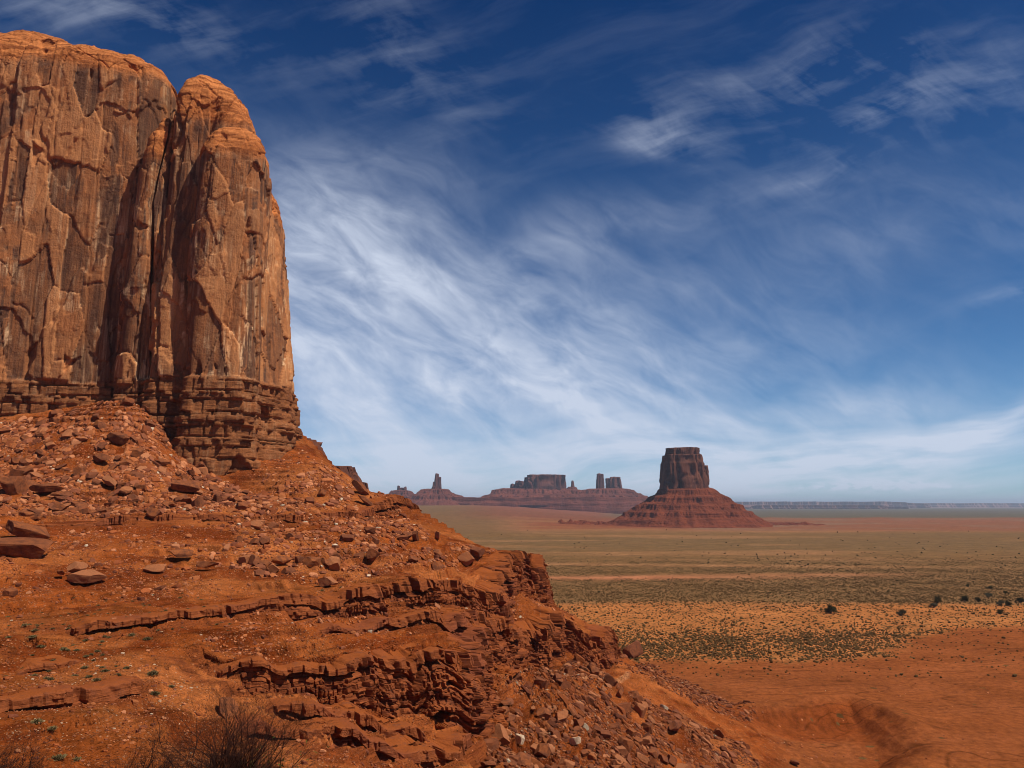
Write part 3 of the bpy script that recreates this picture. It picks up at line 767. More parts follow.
def bed_disp(x, y, z, zb, grow):
    """thin-bedded foot of the wall below height zb"""
    m = sstep(zb + .6, zb - .6, z + .9 * perlin(x / 14, y / 14))
    k = (zb - z)
    edges = np.cumsum(np.array([0, 1.2, 2.9, .9, 1.5, 3.4, .8, 1.9, 1.0, 3.0, .8, 1.6, 3.2, 4.0]))
    zz = k + .35 * perlin(x / 16 + 3, y / 16)
    idx = np.clip(np.searchsorted(edges, zz) - 1, 0, 12); e0 = edges[idx]; e1 = edges[idx + 1]
    t = (zz - e0) / (e1 - e0)
    off = (_r1[idx * 7 + 3] - .5) * 1.3 - .6
    cs = 1.7 + 3.2 * _r1[idx * 5 + 1]
    val, f = vorcell(x / cs + idx * 3.1, y / cs + idx * 1.7, 3)
    d = off + (val - .5) * 1.5 - .8 * np.exp(-(f / .05) ** 2) - 1.5 * (val > .86) - 1.3 * (sstep(.86, .93, t) * sstep(1.0, .97, t) + sstep(.10, .0, t) * .5) * sstep(-.3, .2, perlin(x / 5, y / 5, z / 3))
    d = d + .16 * fbm(x / 3, y / 3, z / 2, o=3) + .5 * stair(perlin(x / 5 + 3, y / 5, z / 30) * 2, .04)
    big = perlin(x / 7 + 50, y / 7, z / 9)
    d = d - 2.0 * sstep(.35, .45, big)
    return m, d + grow * np.clip(k, 0, 40)

FIS = np.array([P(px, py, 208.0) for px, py in [(172, 60), (171, 83), (171, 126), (165, 145), (158, 163), (147, 199), (150, 232), (154, 273), (156, 330), (156, 406), (158, 440), (160, 480)]])[::-1]
def fissure(x, y, z):
    xc = np.interp(z, FIS[:, 2], FIS[:, 0]) * (1 + (y - 208.0) / 208.0 * .9)
    dx = x - xc + .25 * perlin(z / 3, z * 0 + 2)
    wd = .42 + .35 * sstep(150, 120, z) * (1 - sstep(118, 100, z))
    return -4.5 * np.exp(-(dx / wd) ** 4) * (y < 226)
def tower(name, cx, cy, rx, ry, rot, e, z0, z1, dome, flare, lean, seed, parent, step=.30, zb=84.0, grow=.06, topq=2.4, slant=(0, 0), side=0.0, mat=None, wallsc=1.0, crack=None):
    # outline, dense on the sides that face south and east
    per = 2 * pi * math.sqrt((rx * rx + ry * ry) / 2) * 1.12
    n0 = 4000
    X, Y, _ = outline(0, 0, rx, ry, rot, e, n0)
    cr, sr = math.cos(rot), math.sin(rot)
    OX = X * cr - Y * sr; OY = X * sr + Y * cr
    seg = np.hypot(np.diff(np.r_[OX, OX[0]]), np.diff(np.r_[OY, OY[0]]))
    face = (-OY / max(ry, 1) * .8 + OX / max(rx, 1) * .6)
    wgt = np.where(face > -.35, 1.0, .16)
    cum = np.r_[0, np.cumsum(seg * wgt)]; nn = int(cum[-1] / step)
    tq = np.interp(np.linspace(0, cum[-1], nn, endpoint=False), cum, np.arange(n0 + 1))
    ox = np.interp(tq, np.arange(n0 + 1), np.r_[OX, OX[0]]); oy = np.interp(tq, np.arange(n0 + 1), np.r_[OY, OY[0]])
    # height rows, then dome rows
    H_ = z1 - z0; zd = z1 - dome
    zr = list(np.arange(z0, zd, step)); th = np.linspace(0, pi / 2, max(24, int(1.3 * (dome + min(rx, ry)) / step)))[:-1]
    prof_z = np.r_[zr, zd + dome * np.sin(th) ** (1.0)]
    prof_s = np.r_[np.ones(len(zr)), np.maximum(np.cos(th), 0) ** (2 / topq)]
    ZZ = np.repeat(prof_z[:, None], nn, 1); SS = np.repeat(prof_s[:, None], nn, 1)
    fl = 1 + flare * (1 - (ZZ - z0) / H_)
    xx = cx + ox[None] * SS * fl + lean[0] * (ZZ - z0) / H_; yy = cy + oy[None] * SS * fl + lean[1] * (ZZ - z0) / H_
    tw = np.clip((ZZ - zd) / max(dome, .1), 0, 1)
    ZZ = ZZ + tw * (slant[0] * (xx - cx) + slant[1] * (yy - cy)) + tw * 1.5 * fbm(xx / 14 + seed, yy / 14, o=3)
    nx = ox / rx / rx; ny = oy / ry / ry;  # outward normal of the plan
    nl = np.hypot(nx, ny); nx = (nx / nl)[None]; ny = (ny / nl)[None]
    d, fresh = cliff_disp(xx + seed * 3, yy + seed, ZZ + seed * .3, wallsc)
    if zb is not None:
        m, bd = bed_disp(xx, yy, ZZ, zb, grow)
    else: m = np.zeros_like(d); bd = m
    k1 = np.cos(np.clip(tw, 0, 1) * pi / 2)
    # layered knobs on the dome: cross beds weather into ribs
    zb_w = ZZ + .35 * (xx - cx) + 3.0 * perlin(xx / 16, yy / 16 + seed); rib = (np.abs((zb_w / 2.3) % 1 - .5) * 2 - .5) * .35 * sstep(-.2, .3, perlin(xx / 7, yy / 7, ZZ / 5)) + 1.1 * perlin(xx / 6, yy / 6, ZZ / 5) + .5 * stair(perlin(xx / 4, yy / 4 + 3, ZZ / 4) * 2, .08)
    d = d * (.35 + .65 * k1) + rib * tw * .9
    d = d * (1 - m) + bd * m
    d = d + fissure(xx, yy, ZZ)
    xx = xx + nx * d * np.maximum(SS, .2) ; yy = yy + ny * d * np.maximum(SS, .2)
    ZZ = ZZ + d * .5 * tw
    top = sstep(.02, .30, tw + .10 * fbm(xx / 8 + seed, yy / 8, ZZ / 8, o=3))
    nr = len(prof_z)
    V = np.c_[xx.ravel(), yy.ravel(), ZZ.ravel()]
    Fq = grid_faces(nr, nn, True)
    # close the crown
    ctr = V[-nn:].mean(0); V = np.r_[V, [ctr]]
    last = (nr - 1) * nn + np.arange(nn)
    ft = np.c_[last, (nr - 1) * nn + (np.arange(nn) + 1) % nn, np.full(nn, len(V) - 1), np.full(nn, len(V) - 1)]
    me = bpy.data.meshes.new(name)
    ap = lambda a: np.r_[a.ravel(), [a.ravel()[-1]]]
    at = dict(fresh=ap(fresh * (1 - m)), top=ap(top), beds=ap(m))
    tri = ft[:, :3]
    # quads first then the fan of triangles
    nq = len(Fq); loops = np.r_[Fq.ravel(), tri.ravel()].astype(np.int32)
    me.vertices.add(len(V)); me.vertices.foreach_set('co', V.astype(np.float32).ravel())
    me.loops.add(len(loops)); me.loops.foreach_set('vertex_index', loops)
    me.polygons.add(nq + len(tri))
    me.polygons.foreach_set('loop_start', np.r_[np.arange(nq) * 4, nq * 4 + np.arange(len(tri)) * 3].astype(np.int32))
    me.polygons.foreach_set('use_smooth', np.ones(nq + len(tri), bool))
    me.update(calc_edges=True); me.materials.append(mat or M_cliff)
    for an, arr in at.items():
        a = me.attributes.new(an, 'FLOAT', 'POINT'); a.data.foreach_set('value', arr.astype(np.float32))
    return link(name, me, parent)
def XT(px, py, D): return P(px, py, D)[0]

butte = link('sandstone_butte', None, label='towering varnished sandstone butte with domed tops filling the left edge above the talus', category='butte')
def build_butte():
    # main wall
    tower('cliff_wall', -147.5, 234, 39.0, 27, radians(11), 8.0, 60, 196, 19, .05, (-1.0, 2), 1.0, butte, grow=.05, topq=3.0, slant=(-.10, .05))
    # ramped pillar filling the notch right of the main wall
    tower('pillar', -104.5, 216, 6.0, 8, 0, 2.6, 60, 166, 18, .22, (1.5, 2), 4.0, butte, topq=1.8)
    # central tower
    tower('tower', -90.5, 221, 12.0, 15, radians(10), 4.6, 46, 180, 22, .16, (-1.5, 3), 7.0, butte, topq=2.1, slant=(-.30, 0))
    # front buttress
    tower('buttress', -79.6, 212, 8.7, 11, radians(8), 4.2, 44, 159, 13, .24, (-1.5, 3), 12.0, butte, topq=2.4, slant=(-.10, 0))
    # shoulder on the far right
    tower('shoulder', -77.5, 228, 7.6, 12, 0, 2.8, 46, 152, 16, .98, (-3.5, 3), 17.0, butte, topq=2.2, slant=(-.4, 0))
    # bedded cap set back on top of the wall
    tower('cap_rock', -178, 262, 30, 22, 0, 2.6, 165, 219, 18, .12, (0, 0), 21.0, butte, zb=None, topq=2.0)
    # rough orange spur at the left edge
    tower('spur', -169, 214, 16, 14, 0, 2.6, 62, 172, 26, .02, (0, 6), 26.0, butte, topq=2.0)
build_butte()

# ------------------------------------------------------------------ distant buttes
def far_tower_verts(cx, cy, z0, z1, rx, ry, sc, seed, e=3.0, flare=.12, ntop=0.04, n=None, nz=None, notch=0.0, ang=0.0):
    n = n or int(np.clip(2 * pi * max(rx, ry) / (1.4 * sc), 60, 520)); nz = nz or int(np.clip((z1 - z0) / (1.3 * sc), 24, 130))
    X, Y, _ = outline(0, 0, rx, ry, 0, e, n)
    ca, sa = math.cos(ang), math.sin(ang); X, Y = X * ca - Y * sa, X * sa + Y * ca
    t = np.linspace(0, 1, nz)
    Z = np.repeat((z0 + (z1 - z0) * t)[:, None], n, 1)
    f = (1 + flare * (1 - t))[:, None]
    x = X[None] * f; y = Y[None] * f
    nl = np.hypot(X, Y); nx = (X / nl)[None]; ny = (Y / nl)[None]
    a, b, c = (x + cx) / sc + seed * 7, (y + cy) / sc, Z / sc
    w = perlin(a / 12, b / 12, c / 40) * 4
    val, ff = vorcell((a + w) / 8, (b + w) / 8, 5)
    d = (val - .5) * 3.4 - 4.2 * np.exp(-(ff / .16) ** 2) + 3.0 * perlin(a / 14, b / 14, c / 60) + .9 * stair(perlin(a / 6, b / 6, c / 34) * 2.5, .1) + .4 * perlin(a / 2, b / 2, c / 3) - 7.5 * sstep(.22, .36, perlin(a / 11 + 3, b / 11, c / 55))
    d = d - 1.2 * sstep(.80, .84, t)[:, None] * (1 if notch else 0)
    d = d * sc * min(1.0, min(rx, ry) / (9 * sc))
    x = cx + x + nx * d; y = cy + y + ny * d
    ztop = z1 - notch * 0 + sc * (1.6 * fbm(x / (9 * sc) + seed, y / (9 * sc), o=3)) * np.ones_like(Z)
    Z = np.where(t[:, None] > .93, Z + (ztop - z1), Z)
    rings = [np.stack([x, y, Z], -1)]
    # roof
    for q in (.8, .5, .2, .02):
        xr = cx + (x[-1] - cx) * q; yr = cy + (y[-1] - cy) * q
        rings.append(np.stack([xr, yr, Z[-1] + sc * .9 * (1 - q) + sc * .7 * perlin(xr / (5 * sc), yr / (5 * sc))], -1)[None])
    G = np.concatenate(rings, 0)
    return G.reshape(-1, 3), grid_faces(G.shape[0], n, True)
TERR = .62
def far_talus(cx, cy, z0, z1, r0x, r0y, r1x, r1y, sc, seed, n=420, m=150, pw=1.0, ang=0.0):
    """concave cone from r0 (under the cliff, at z1) out to r1 (on the plain, at z0)"""
    th = np.linspace(0, 2 * pi, n, endpoint=False); t = np.linspace(-.25, 1.0, m)[:, None]
    tt = np.clip(t, 0, 1)
    f = tt ** 1.0
    c_, s_ = np.cos(th)[None], np.sin(th)[None]
    rx = r0x + (r1x - r0x) * f; ry = r0y + (r1y - r0y) * f
    rx = np.where(t < 0, r0x * (1 + t * 3), rx); ry = np.where(t < 0, r0y * (1 + t * 3), ry)
    wob = 1 + .10 * fbm(np.cos(th) * 1.6 + seed, np.sin(th) * 1.6, o=3)[None] * tt
    X = rx * c_ * wob; Y = ry * s_ * wob
    ca, sa = math.cos(ang), math.sin(ang); X, Y = X * ca - Y * sa, X * sa + Y * ca
    x = cx + X; y = cy + Y
    h = (1 - tt) ** pw
    z = z0 + (z1 - z0) * h * np.ones_like(x)
    a = x / sc + seed; b = y / sc
    amp = np.sin(np.clip(tt, 0, 1) * pi) ** .6
    # gullies that run straight downhill
    gul = fbm(np.cos(th)[None] * 7 + seed + 0 * x, np.sin(th)[None] * 7 + tt * .6, o=4)
    z = z + sc * amp * (4.0 * gul + 3.4 * fbm(a / 9, b / 9, o=4) + 3.0 * perlin(a / 26, b / 26))
    per = 9.0 * sc
    zz = (z + sc * 2.0 * perlin(a / 40, b / 40)) / per
    fr = zz - np.floor(zz)
    z = z + (np.floor(zz) + sstep(.30, .66, fr) - zz) * per * TERR * sstep(.95, .6, tt) * sstep(-.25, .15, perlin(a / 30, b / 30) + .15) + .35 * sc * perlin(a / 2, b / 2)
    z = np.where(tt >= .97, z - sc * 4 * (tt - .97) / .03, z)
    return np.stack([x, y, z], -1).reshape(-1, 3), grid_faces(m, n, True)
def butte_obj(name, label, parts, mat, cat='butte', loc=None, **kw):
    root = link(name, None, label=label, category=cat, **kw); root.location = loc
    bpy.context.view_layer.update()
    for pn, (V, Fq), wall in parts:
        V = V - np.array(loc)[None]
        me = new_mesh(pn, V, Fq, mat, True, dict(wall=np.full(len(V), float(wall))))
        link(pn, me, root)
    return root
def W3(px, py, D): return P(px, py, D)

# red mitten-shaped butte on the plain
D0 = 1950.0
c = W3(686, 505, D0); mx = c[0]; s1 = D0 / F      # metres per pixel there
zb_ = lambda py, D=D0: P(600, py, D)[2]
mz = zb_(491)
parts = [
    ('talus_slope', far_talus(mx + 2 * s1, D0, zb_(526), zb_(487), 22 * s1, 19 * s1, 81 * s1, 86 * s1, 2.0, 3.0, n=620, m=230, pw=1.12), 0),
    ('cliff', far_tower_verts(mx - 1.0 * s1, D0, zb_(499), zb_(455.0), 19.0 * s1, 17 * s1, 2.0, 3.0, e=4.4, flare=.25, notch=1), 1),
    ('cap_rock', far_tower_verts(mx - 1.5 * s1, D0, zb_(456.5), zb_(448.3), 15.2 * s1, 13 * s1, 2.0, 9.0, e=4.4, flare=.03), 1),
    ('buttress', far_tower_verts(mx + 15 * s1, D0 + 6 * s1, zb_(503), zb_(466), 6 * s1, 9 * s1, 2.0, 14.0, e=2.8, flare=.9), 1),
]
butte_obj('red_butte', 'flat-capped red butte standing alone on its wide talus cone on the plain', parts, M_mitt, loc=(mx, D0, 0.0))

# low red mounds and benches around the foot of that butte
def mound(name, label, px, py, D, rx, ry, h, seed, mat, **kw):
    p = W3(px, py, D); z0 = float(terrain(np.array([p[0]]), np.array([D]))[0]) - 2
    V, Fq = far_talus(p[0], D, z0, z0 + h, rx * .25, ry * .25, rx, ry, 2.0, seed, n=260, m=60, pw=.9)
    butte_obj(name, label, [('slope', (V, Fq), 0)], mat, cat='hill', loc=(float(p[0]), D, z0), **kw)
mound('low_hill', 'low red bench running out to the left foot of the lone red butte', 598, 520, 2050, 150, 160, 7, 4.0, M_mitt)
mound('low_hill', 'low red tail of broken ground right of the lone red butte', 775, 520, 2100, 120, 200, 5, 8.0, M_mitt)

# benches that carry the far buttes
D1 = 4600.0; s2 = D1 / F
def z1_(py): return P(500, py, D1)[2]
def bench(name, label, px, rx_px, ry, ybase, ytop, seed, r0=.86, D=D1):
    x = W3(px, 505, D)[0]; V, Fq = far_talus(x, D, P(500, ybase, D)[2] - 14, P(500, ytop, D)[2], rx_px * s2 * r0, ry * r0, rx_px * s2, ry, 3.6, seed, n=760, m=90, pw=.8)
    # cap
    root = butte_obj(name, label, [('slope', (V, Fq), 0)], M_far, cat='mesa', loc=(float(x), D, 0.0)); return root
bench('low_mesa', 'long low purple-red bench that carries the far row of buttes', 545, 190, 700, 508.0, 499.0, 5.0, r0=.93, D=D1 + 260)
# slab mesa with small knobs on its left and a needle on its right
P1 = [('talus_slope', far_talus(W3(538, 505, D1)[0], D1, z1_(502.5), z1_(487.5), 34 * s2, 60, 66 * s2, 420, 4.0, 7.0, n=520, m=90), 0),
      ('cliff', far_tower_verts(W3(546, 505, D1)[0], D1, z1_(491), z1_(475.3), 18.6 * s2, 110, 4.2, 5.0, e=5, flare=.06), 1),
      ('cliff', far_tower_verts(W3(529.5, 505, D1)[0], D1 - 20, z1_(491), z1_(477.8), 5 * s2, 80, 4, 6.0, e=3, flare=.2), 1),
      ('knob', far_tower_verts(W3(520, 505, D1)[0], D1, z1_(492), z1_(481.5), 4.4 * s2, 60, 4, 8.0, e=3, flare=.4), 1),
      ('knob', far_tower_verts(W3(512.5, 505, D1)[0], D1, z1_(493), z1_(484), 1.8 * s2, 20, 3, 9.0, e=3, flare=.5), 1)]
butte_obj('far_mesa', 'broad flat-topped distant mesa with small knobs on its left shoulder', P1, M_far, cat='mesa', loc=(float(W3(541, 505, D1)[0]), D1, 0.0))
P2 = [('talus_slope', far_talus(W3(571.5, 505, D1)[0], D1 - 60, z1_(499), z1_(487.8), 4 * s2, 24, 17 * s2, 150, 3, 3.3, n=260, m=60), 0),
      ('needle', far_tower_verts(W3(572, 505, D1)[0], D1 - 60, z1_(490), z1_(481), 1.0 * s2, 7, 2, 2.0, e=2.4, flare=1.4), 1)]
butte_obj('rock_needle', 'thin distant rock needle just right of the broad flat-topped mesa', P2, M_far, cat='rock spire', loc=(float(W3(572, 505, D1)[0]), D1 - 60, 0.0))
# three fingers
P3 = [('talus_slope', far_talus(W3(607, 505, D1)[0], D1, z1_(502), z1_(488.5), 17 * s2, 50, 50 * s2, 330, 4.0, 11.0, n=460, m=90), 0)]
for q, (px, w, ty, sd) in enumerate([(600.3, 3.1, 474.0, 1.0), (608.6, 2.3, 478.6, 2.0), (615.5, 4.9, 477.2, 3.0)]):
    P3.append(('finger', far_tower_verts(W3(px, 505, D1)[0], D1, z1_(494), z1_(ty), w * s2, w * s2 * 1.2, 3, sd, e=3.4, flare=.32 if q != 2 else .42), 1))
butte_obj('finger_butte', 'three distant upright rock fingers on a shared cone, right of the flat mesa', P3, M_far, loc=(float(W3(607, 505, D1)[0]), D1, 0.0))
# spire like a seated figure
P4 = [('talus_slope', far_talus(W3(438, 505, D1)[0], D1 - 150, z1_(505.5), z1_(489.5), 8 * s2, 40, 38 * s2, 300, 4.0, 15.0, n=420, m=90), 0),
      ('spire', far_tower_verts(W3(439, 505, D1)[0], D1 - 150, z1_(492), z1_(474.8), 1.7 * s2, 12, 2.4, 4.0, e=3, flare=.5), 1),
      ('spire', far_tower_verts(W3(441.6, 505, D1)[0], D1 - 150, z1_(492), z1_(478.2), 1.7 * s2, 12, 2.4, 5.0, e=3, flare=.2), 1),
      ('shoulder', far_tower_verts(W3(437, 505, D1)[0], D1 - 150, z1_(493), z1_(482.8), 2.2 * s2, 14, 2.4, 6.0, e=3, flare=.4), 1)]
butte_obj('rock_spire', 'tall distant jagged spire on a red cone, above the hillside crest', P4, M_far, cat='rock spire', loc=(float(W3(438, 505, D1)[0]), D1 - 150, 0.0))
P5 = [('talus_slope', far_talus(W3(394, 505, D1)[0], D1 + 300, z1_(504.5), z1_(489.5), 6 * s2, 40, 32 * s2, 300, 4.0, 19.0, n=420, m=80), 0),
      ('cliff', far_tower_verts(W3(394.2, 505, D1)[0], D1 + 300, z1_(494), z1_(487.0), 5.2 * s2, 26, 3, 7.0, e=4, flare=.2), 1),
      ('knob', far_tower_verts(W3(390.6, 505, D1)[0], D1 + 300, z1_(490), z1_(484.6), 1.4 * s2, 9, 2.4, 8.0, e=3, flare=.3), 1),
      ('knob', far_tower_verts(W3(398, 505, D1)[0], D1 + 300, z1_(490), z1_(485.8), 1.3 * s2, 9, 2.4, 9.0, e=3, flare=.3), 1)]
butte_obj('far_butte', 'small distant crown-shaped butte at the far left beside the hillside crest', P5, M_far, loc=(float(W3(394, 505, D1)[0]), D1 + 300, 0.0))
mound('low_hill', 'low purple-red hump between the crown-shaped butte and the jagged spire', 420, 497, 4700, 190, 200, 52, 14.0, M_far)

# dark layered buttes just peeping over the hillside crest
def peep(name, label, px0, px1, ytop, ybot, D, seed):
    s_ = D / F; xc = W3((px0 + px1) / 2, 505, D)[0]; w = (px1 - px0) / 2 * s_
    pt = [('cliff', far_tower_verts(xc, D, P(300, ybot, D)[2], P(300, ytop, D)[2], w, w * 1.4, 1.1, seed, e=3.4, flare=.25, n=260, nz=80), 1),
          ('talus_slope', far_talus(xc, D, -3.0, P(300, ybot - 2, D)[2], w * 1.1, w * 1.5, w * 1.1 + 70, w * 1.5 + 70, 1.5, seed, n=220, m=70), 0)]
    butte_obj(name, label, pt, M_mitt, loc=(float(xc), D, 0.0))
peep('layered_butte', 'dark layered butte top showing just right of the tall cliff foot', 255, 318, 441, 468, 470, 5.0)
peep('layered_butte', 'dark layered butte top showing lower down behind the hillside crest', 310, 353, 467.5, 486, 620, 8.0)
peep('layered_butte', 'small dark rock hump lowest in the row behind the hillside crest', 352, 367, 483, 494, 700, 11.0)

# ------------------------------------------------------------------ mesas on the horizon
def far_mesa(name, label, px0, px1, ytop, D, seed, depth=1500, dip=0.0):
    n = 700; m = 26
    t = np.linspace(0, 1, n); px = px0 + (px1 - px0) * t
    x = (px - 512) / F / (CP) * D
    h = (P(700, 500, D)[2] * 0 + (P(700, ytop, D)[2])) * np.ones(n)
    sc = D / F
    h = h + sc * (.35 * fbm(t * 14 + seed, t * 0, o=4)) - dip * sc * t
    h = h - sc * 2.2 * (1 - sstep(0, .06, t) * sstep(1, .8, t))
    al = fbm(t * 40 + seed, t * 0 + 2, o=4) * 260 + fbm(t * 9 + seed, t * 0 + 5, o=2) * 700
    prof = [(-.15, 0.0, 0.0), (0, .30, 0.0), (.02, .34, 0), (.04, .62, 0), (.06, .66, 0), (.075, 1.0, 0), (.2, 1.0, 0), (1, .95, 0), (1.1, 0, 0)]
    rows = []
    for (a, b, _) in prof:
        rows.append(np.c_[x, D + al * (1 if a < .5 else 0) + a * depth, -40 + (h + 40) * b])
    G = np.stack(rows); V = G.reshape(-1, 3); Fq = grid_faces(len(rows), n)
    wall = np.repeat(np.array([0, 0, 0, .3, 1, 1, .2, 0, 0], float), n)
    root = link(name, None, label=label, category='mesa'); root.location = (float(x.mean()), D, 0)
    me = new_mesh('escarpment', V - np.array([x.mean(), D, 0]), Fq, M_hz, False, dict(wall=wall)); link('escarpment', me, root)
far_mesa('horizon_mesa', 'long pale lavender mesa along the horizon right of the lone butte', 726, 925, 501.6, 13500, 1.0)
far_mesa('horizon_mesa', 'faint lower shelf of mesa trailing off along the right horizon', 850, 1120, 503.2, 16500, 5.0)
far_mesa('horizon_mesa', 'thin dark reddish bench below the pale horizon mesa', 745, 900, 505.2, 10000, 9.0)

# ------------------------------------------------------------------ bedded rock faces of the hillside ledges
def ledge_material():
    m, t, b = principled('bedded_redstone', 1.0, .02)
    pos = t.node('ShaderNodeNewGeometry').outputs['Position']; p = t.sep(pos)
    zb = t.comb(t.m('MULTIPLY', p[0], .12), t.m('MULTIPLY', p[1], .12), t.m('MULTIPLY', p[2], 3.2))
    n = t.noise(zb, 1.0, 5, .7); n2 = t.noise(pos, .8, 5, .7); f = t.noise(pos, 7, 4, .7); big = t.noise(pos, .12, 3, .6)
    c = t.mix(t.mr(n, .38, .60), (.11, .028, .012), (.30, .082, .025))
    c = t.mix(t.m('MULTIPLY', t.attr('cap').outputs['Fac'], .6), c, (.25, .070, .022))
    c = t.mix(t.m('MULTIPLY', t.attr('dust').outputs['Fac'], .9), c, (.27, .068, .015))
    c = t.mix(t.mr(n2, .55, .7), c, (.17, .055, .026))
    c = t.mix(t.m('MULTIPLY', t.mr(big, .5, .65), .4), c, (.16, .045, .028))
    c = t.vm('SCALE', c, scale=t.mr(f, .25, .75, .74, 1.26))
    t.inp(b.inputs['Base Color'], c)
    h = t.m('ADD', t.m('MULTIPLY', n, .5), t.m('ADD', t.m('MULTIPLY', n2, .3), t.m('MULTIPLY', f, .12)))
    t.inp(b.inputs['Normal'], t.bump(h, .9, .5))
    return m
M_ledge = ledge_material()
def smooth_path(pts, step):
    pts = np.array(pts, float); seg = np.hypot(*np.diff(pts, axis=0).T); cum = np.r_[0, np.cumsum(seg)]
    n = int(cum[-1] / step); q = np.linspace(0, cum[-1], n)
    p = np.c_[np.interp(q, cum, pts[:, 0]), np.interp(q, cum, pts[:, 1])]
    k = int(2.2 / step); ker = np.hanning(2 * k + 3)[1:-1]; ker /= ker.sum()
    pe = np.pad(p, ((k, k), (0, 0)), mode='edge')
    return np.c_[np.convolve(pe[:, 0], ker, 'valid'), np.convolve(pe[:, 1], ker, 'valid')], q
def height_grid(name):
    return HG[name]
def build_ledge(key, path, seed, capf=.34, bur=(.12, .42), step=.13, shift=0.0, hmul=1.0, zoff=0.0, alc=1.0, name='rock_ledge'):
    p, q = smooth_path(path, step)
    t = np.gradient(p, axis=0); t /= np.hypot(t[:, 0], t[:, 1])[:, None] + 1e-9
    nrm = np.c_[t[:, 1], -t[:, 0]]
    # outward = downhill side of the signed distance
    sd0 = bilin(SD[key], p[:, 0] + nrm[:, 0], p[:, 1] + nrm[:, 1]) - bilin(SD[key], p[:, 0] - nrm[:, 0], p[:, 1] - nrm[:, 1])
    nrm = nrm * (-1 if sd0.sum() > 0 else 1)
    k = int(1.5 / step); ker = np.ones(2 * k + 1) / (2 * k + 1)
    # follow the wiggled ledge line used by the terrain
    for it in range(3):
        s, h = sdist(key, p[:, 0], p[:, 1]); s = np.convolve(np.pad(s, k, mode='edge'), ker, 'valid')
        p = p + nrm * np.clip(s + shift, -1.2, 1.2)[:, None] * .8
        # smooth a little
        kk = np.hanning(2 * int(.8 / step) + 3)[1:-1]; kk /= kk.sum(); r = len(kk) // 2
        pe = np.pad(p, ((r, r), (0, 0)), mode='edge'); p = np.c_[np.convolve(pe[:, 0], kk, 'valid'), np.convolve(pe[:, 1], kk, 'valid')]
    t = np.gradient(p, axis=0)
    kk = np.hanning(2 * int(2.5 / step) + 3)[1:-1]; kk /= kk.sum(); r = len(kk) // 2
    te = np.pad(t, ((r, r), (0, 0)), mode='edge'); t = np.c_[np.convolve(te[:, 0], kk, 'valid'), np.convolve(te[:, 1], kk, 'valid')]
    t /= np.hypot(t[:, 0], t[:, 1])[:, None] + 1e-9
    n2 = np.c_[t[:, 1], -t[:, 0]]; n2 *= np.sign((n2 * nrm).sum(1))[:, None]; nrm = n2
    kz = int(1.2 / step); kr = np.hanning(2 * kz + 3)[1:-1]; kr /= kr.sum(); sm = lambda a: np.convolve(np.pad(a, kz, mode='edge'), kr, 'valid')
    zin = sm(terrain(p[:, 0] - nrm[:, 0] * 3.0, p[:, 1] - nrm[:, 1] * 3.0))
    zin2 = sm(terrain(p[:, 0] - nrm[:, 0] * 5.5, p[:, 1] - nrm[:, 1] * 5.5))
    zout = sm(terrain(p[:, 0] + nrm[:, 0] * 1.6, p[:, 1] + nrm[:, 1] * 1.6))
    bury = sstep(bur[0], bur[1], perlin(q / 7 + seed * 3, q * 0 + 2)) * .9
    ztop = np.maximum(zin, zout + .25) + .05 + zoff + .18 * perlin(q / 3.5, q * 0 + seed); zbot = np.minimum(zout, ztop - .3) - .9
    Hh = ztop - zbot
    n = len(p)
    nf = int(np.clip(Hh.max() / (step * .8), 22, 120))
    back = np.array([-6.2, -4.6, -3.4, -2.4, -1.7, -1.1, -.7, -.4, -.2, -.08])
    backz = np.array([-.9, -.25, -.04, .0, .02, .03, .03, .02, .0, -.03])
    vv = np.linspace(0, 1, nf)
    rows = []; capm = []; dust = []
    hs = np.clip(Hh / 5.0, .3, 1.3)
    # face
    U = np.repeat(q[None], nf, 0); Dp = vv[:, None] * Hh[None]                     # depth below the top
    HH = np.repeat(Hh[None], nf, 0); HS = np.repeat(hs[None], nf, 0)
    cap = np.clip(capf * Hh, .35, 1.9)[None] * (1 + .6 * perlin(U / 5 + seed, U * 0) + .3 * perlin(U / 1.7, U * 0 + seed))
    # bed index
    wob = .10 * perlin(U / 5 + seed, U * 0 + 4)
    r_ = np.random.default_rng(int(seed * 10)); th = r_.uniform(.22, .62, 60); ed = np.cumsum(th)
    rel = Dp - cap + wob
    idx = np.where(rel < 0, 0, 1 + np.searchsorted(ed, rel.ravel()).reshape(rel.shape)).astype(np.int64)
    e0 = np.where(idx == 0, -cap, np.r_[0, 0, ed][np.clip(idx, 0, 60)]); e1 = np.where(idx == 0, 0, np.r_[0, ed][np.clip(idx, 0, 60)])
    tt = np.clip((rel - e0) / np.maximum(e1 - e0, .05), 0, 1)
    hard = _r1[(idx * 13 + int(seed) * 7) & 255]
    cs = np.where(idx == 0, 1.25 * (1 + .5 * perlin(U / 9 + seed, U * 0 + 8)), .55 + 1.1 * _r1[(idx * 5 + 9) & 255]) * (1 + .35 * perlin(U / 6, U * 0 + seed))
    val, f = vorcell(U / cs + idx * 3.7, np.floor(idx * 1.0) + 0 * U + .5, 6)
    val = cellr(np.floor(U / cs + idx * 3.7 + .3 * perlin(U * 1.3, Dp)), idx, 3)
    fr = (U / cs + idx * 3.7) % 1; f = np.minimum(fr, 1 - fr) * cs
    off = np.where(idx == 0, .38 * HS + .10, (hard - .5) * .95 * HS - .12) + (val - .5) * np.where(idx == 0, 1.0, .6) * HS
    off = off - np.where(f < .08, .40, 0) * HS * (val > .2) - np.where((idx == 0) & (val < .22), 1.1, 0) * HS
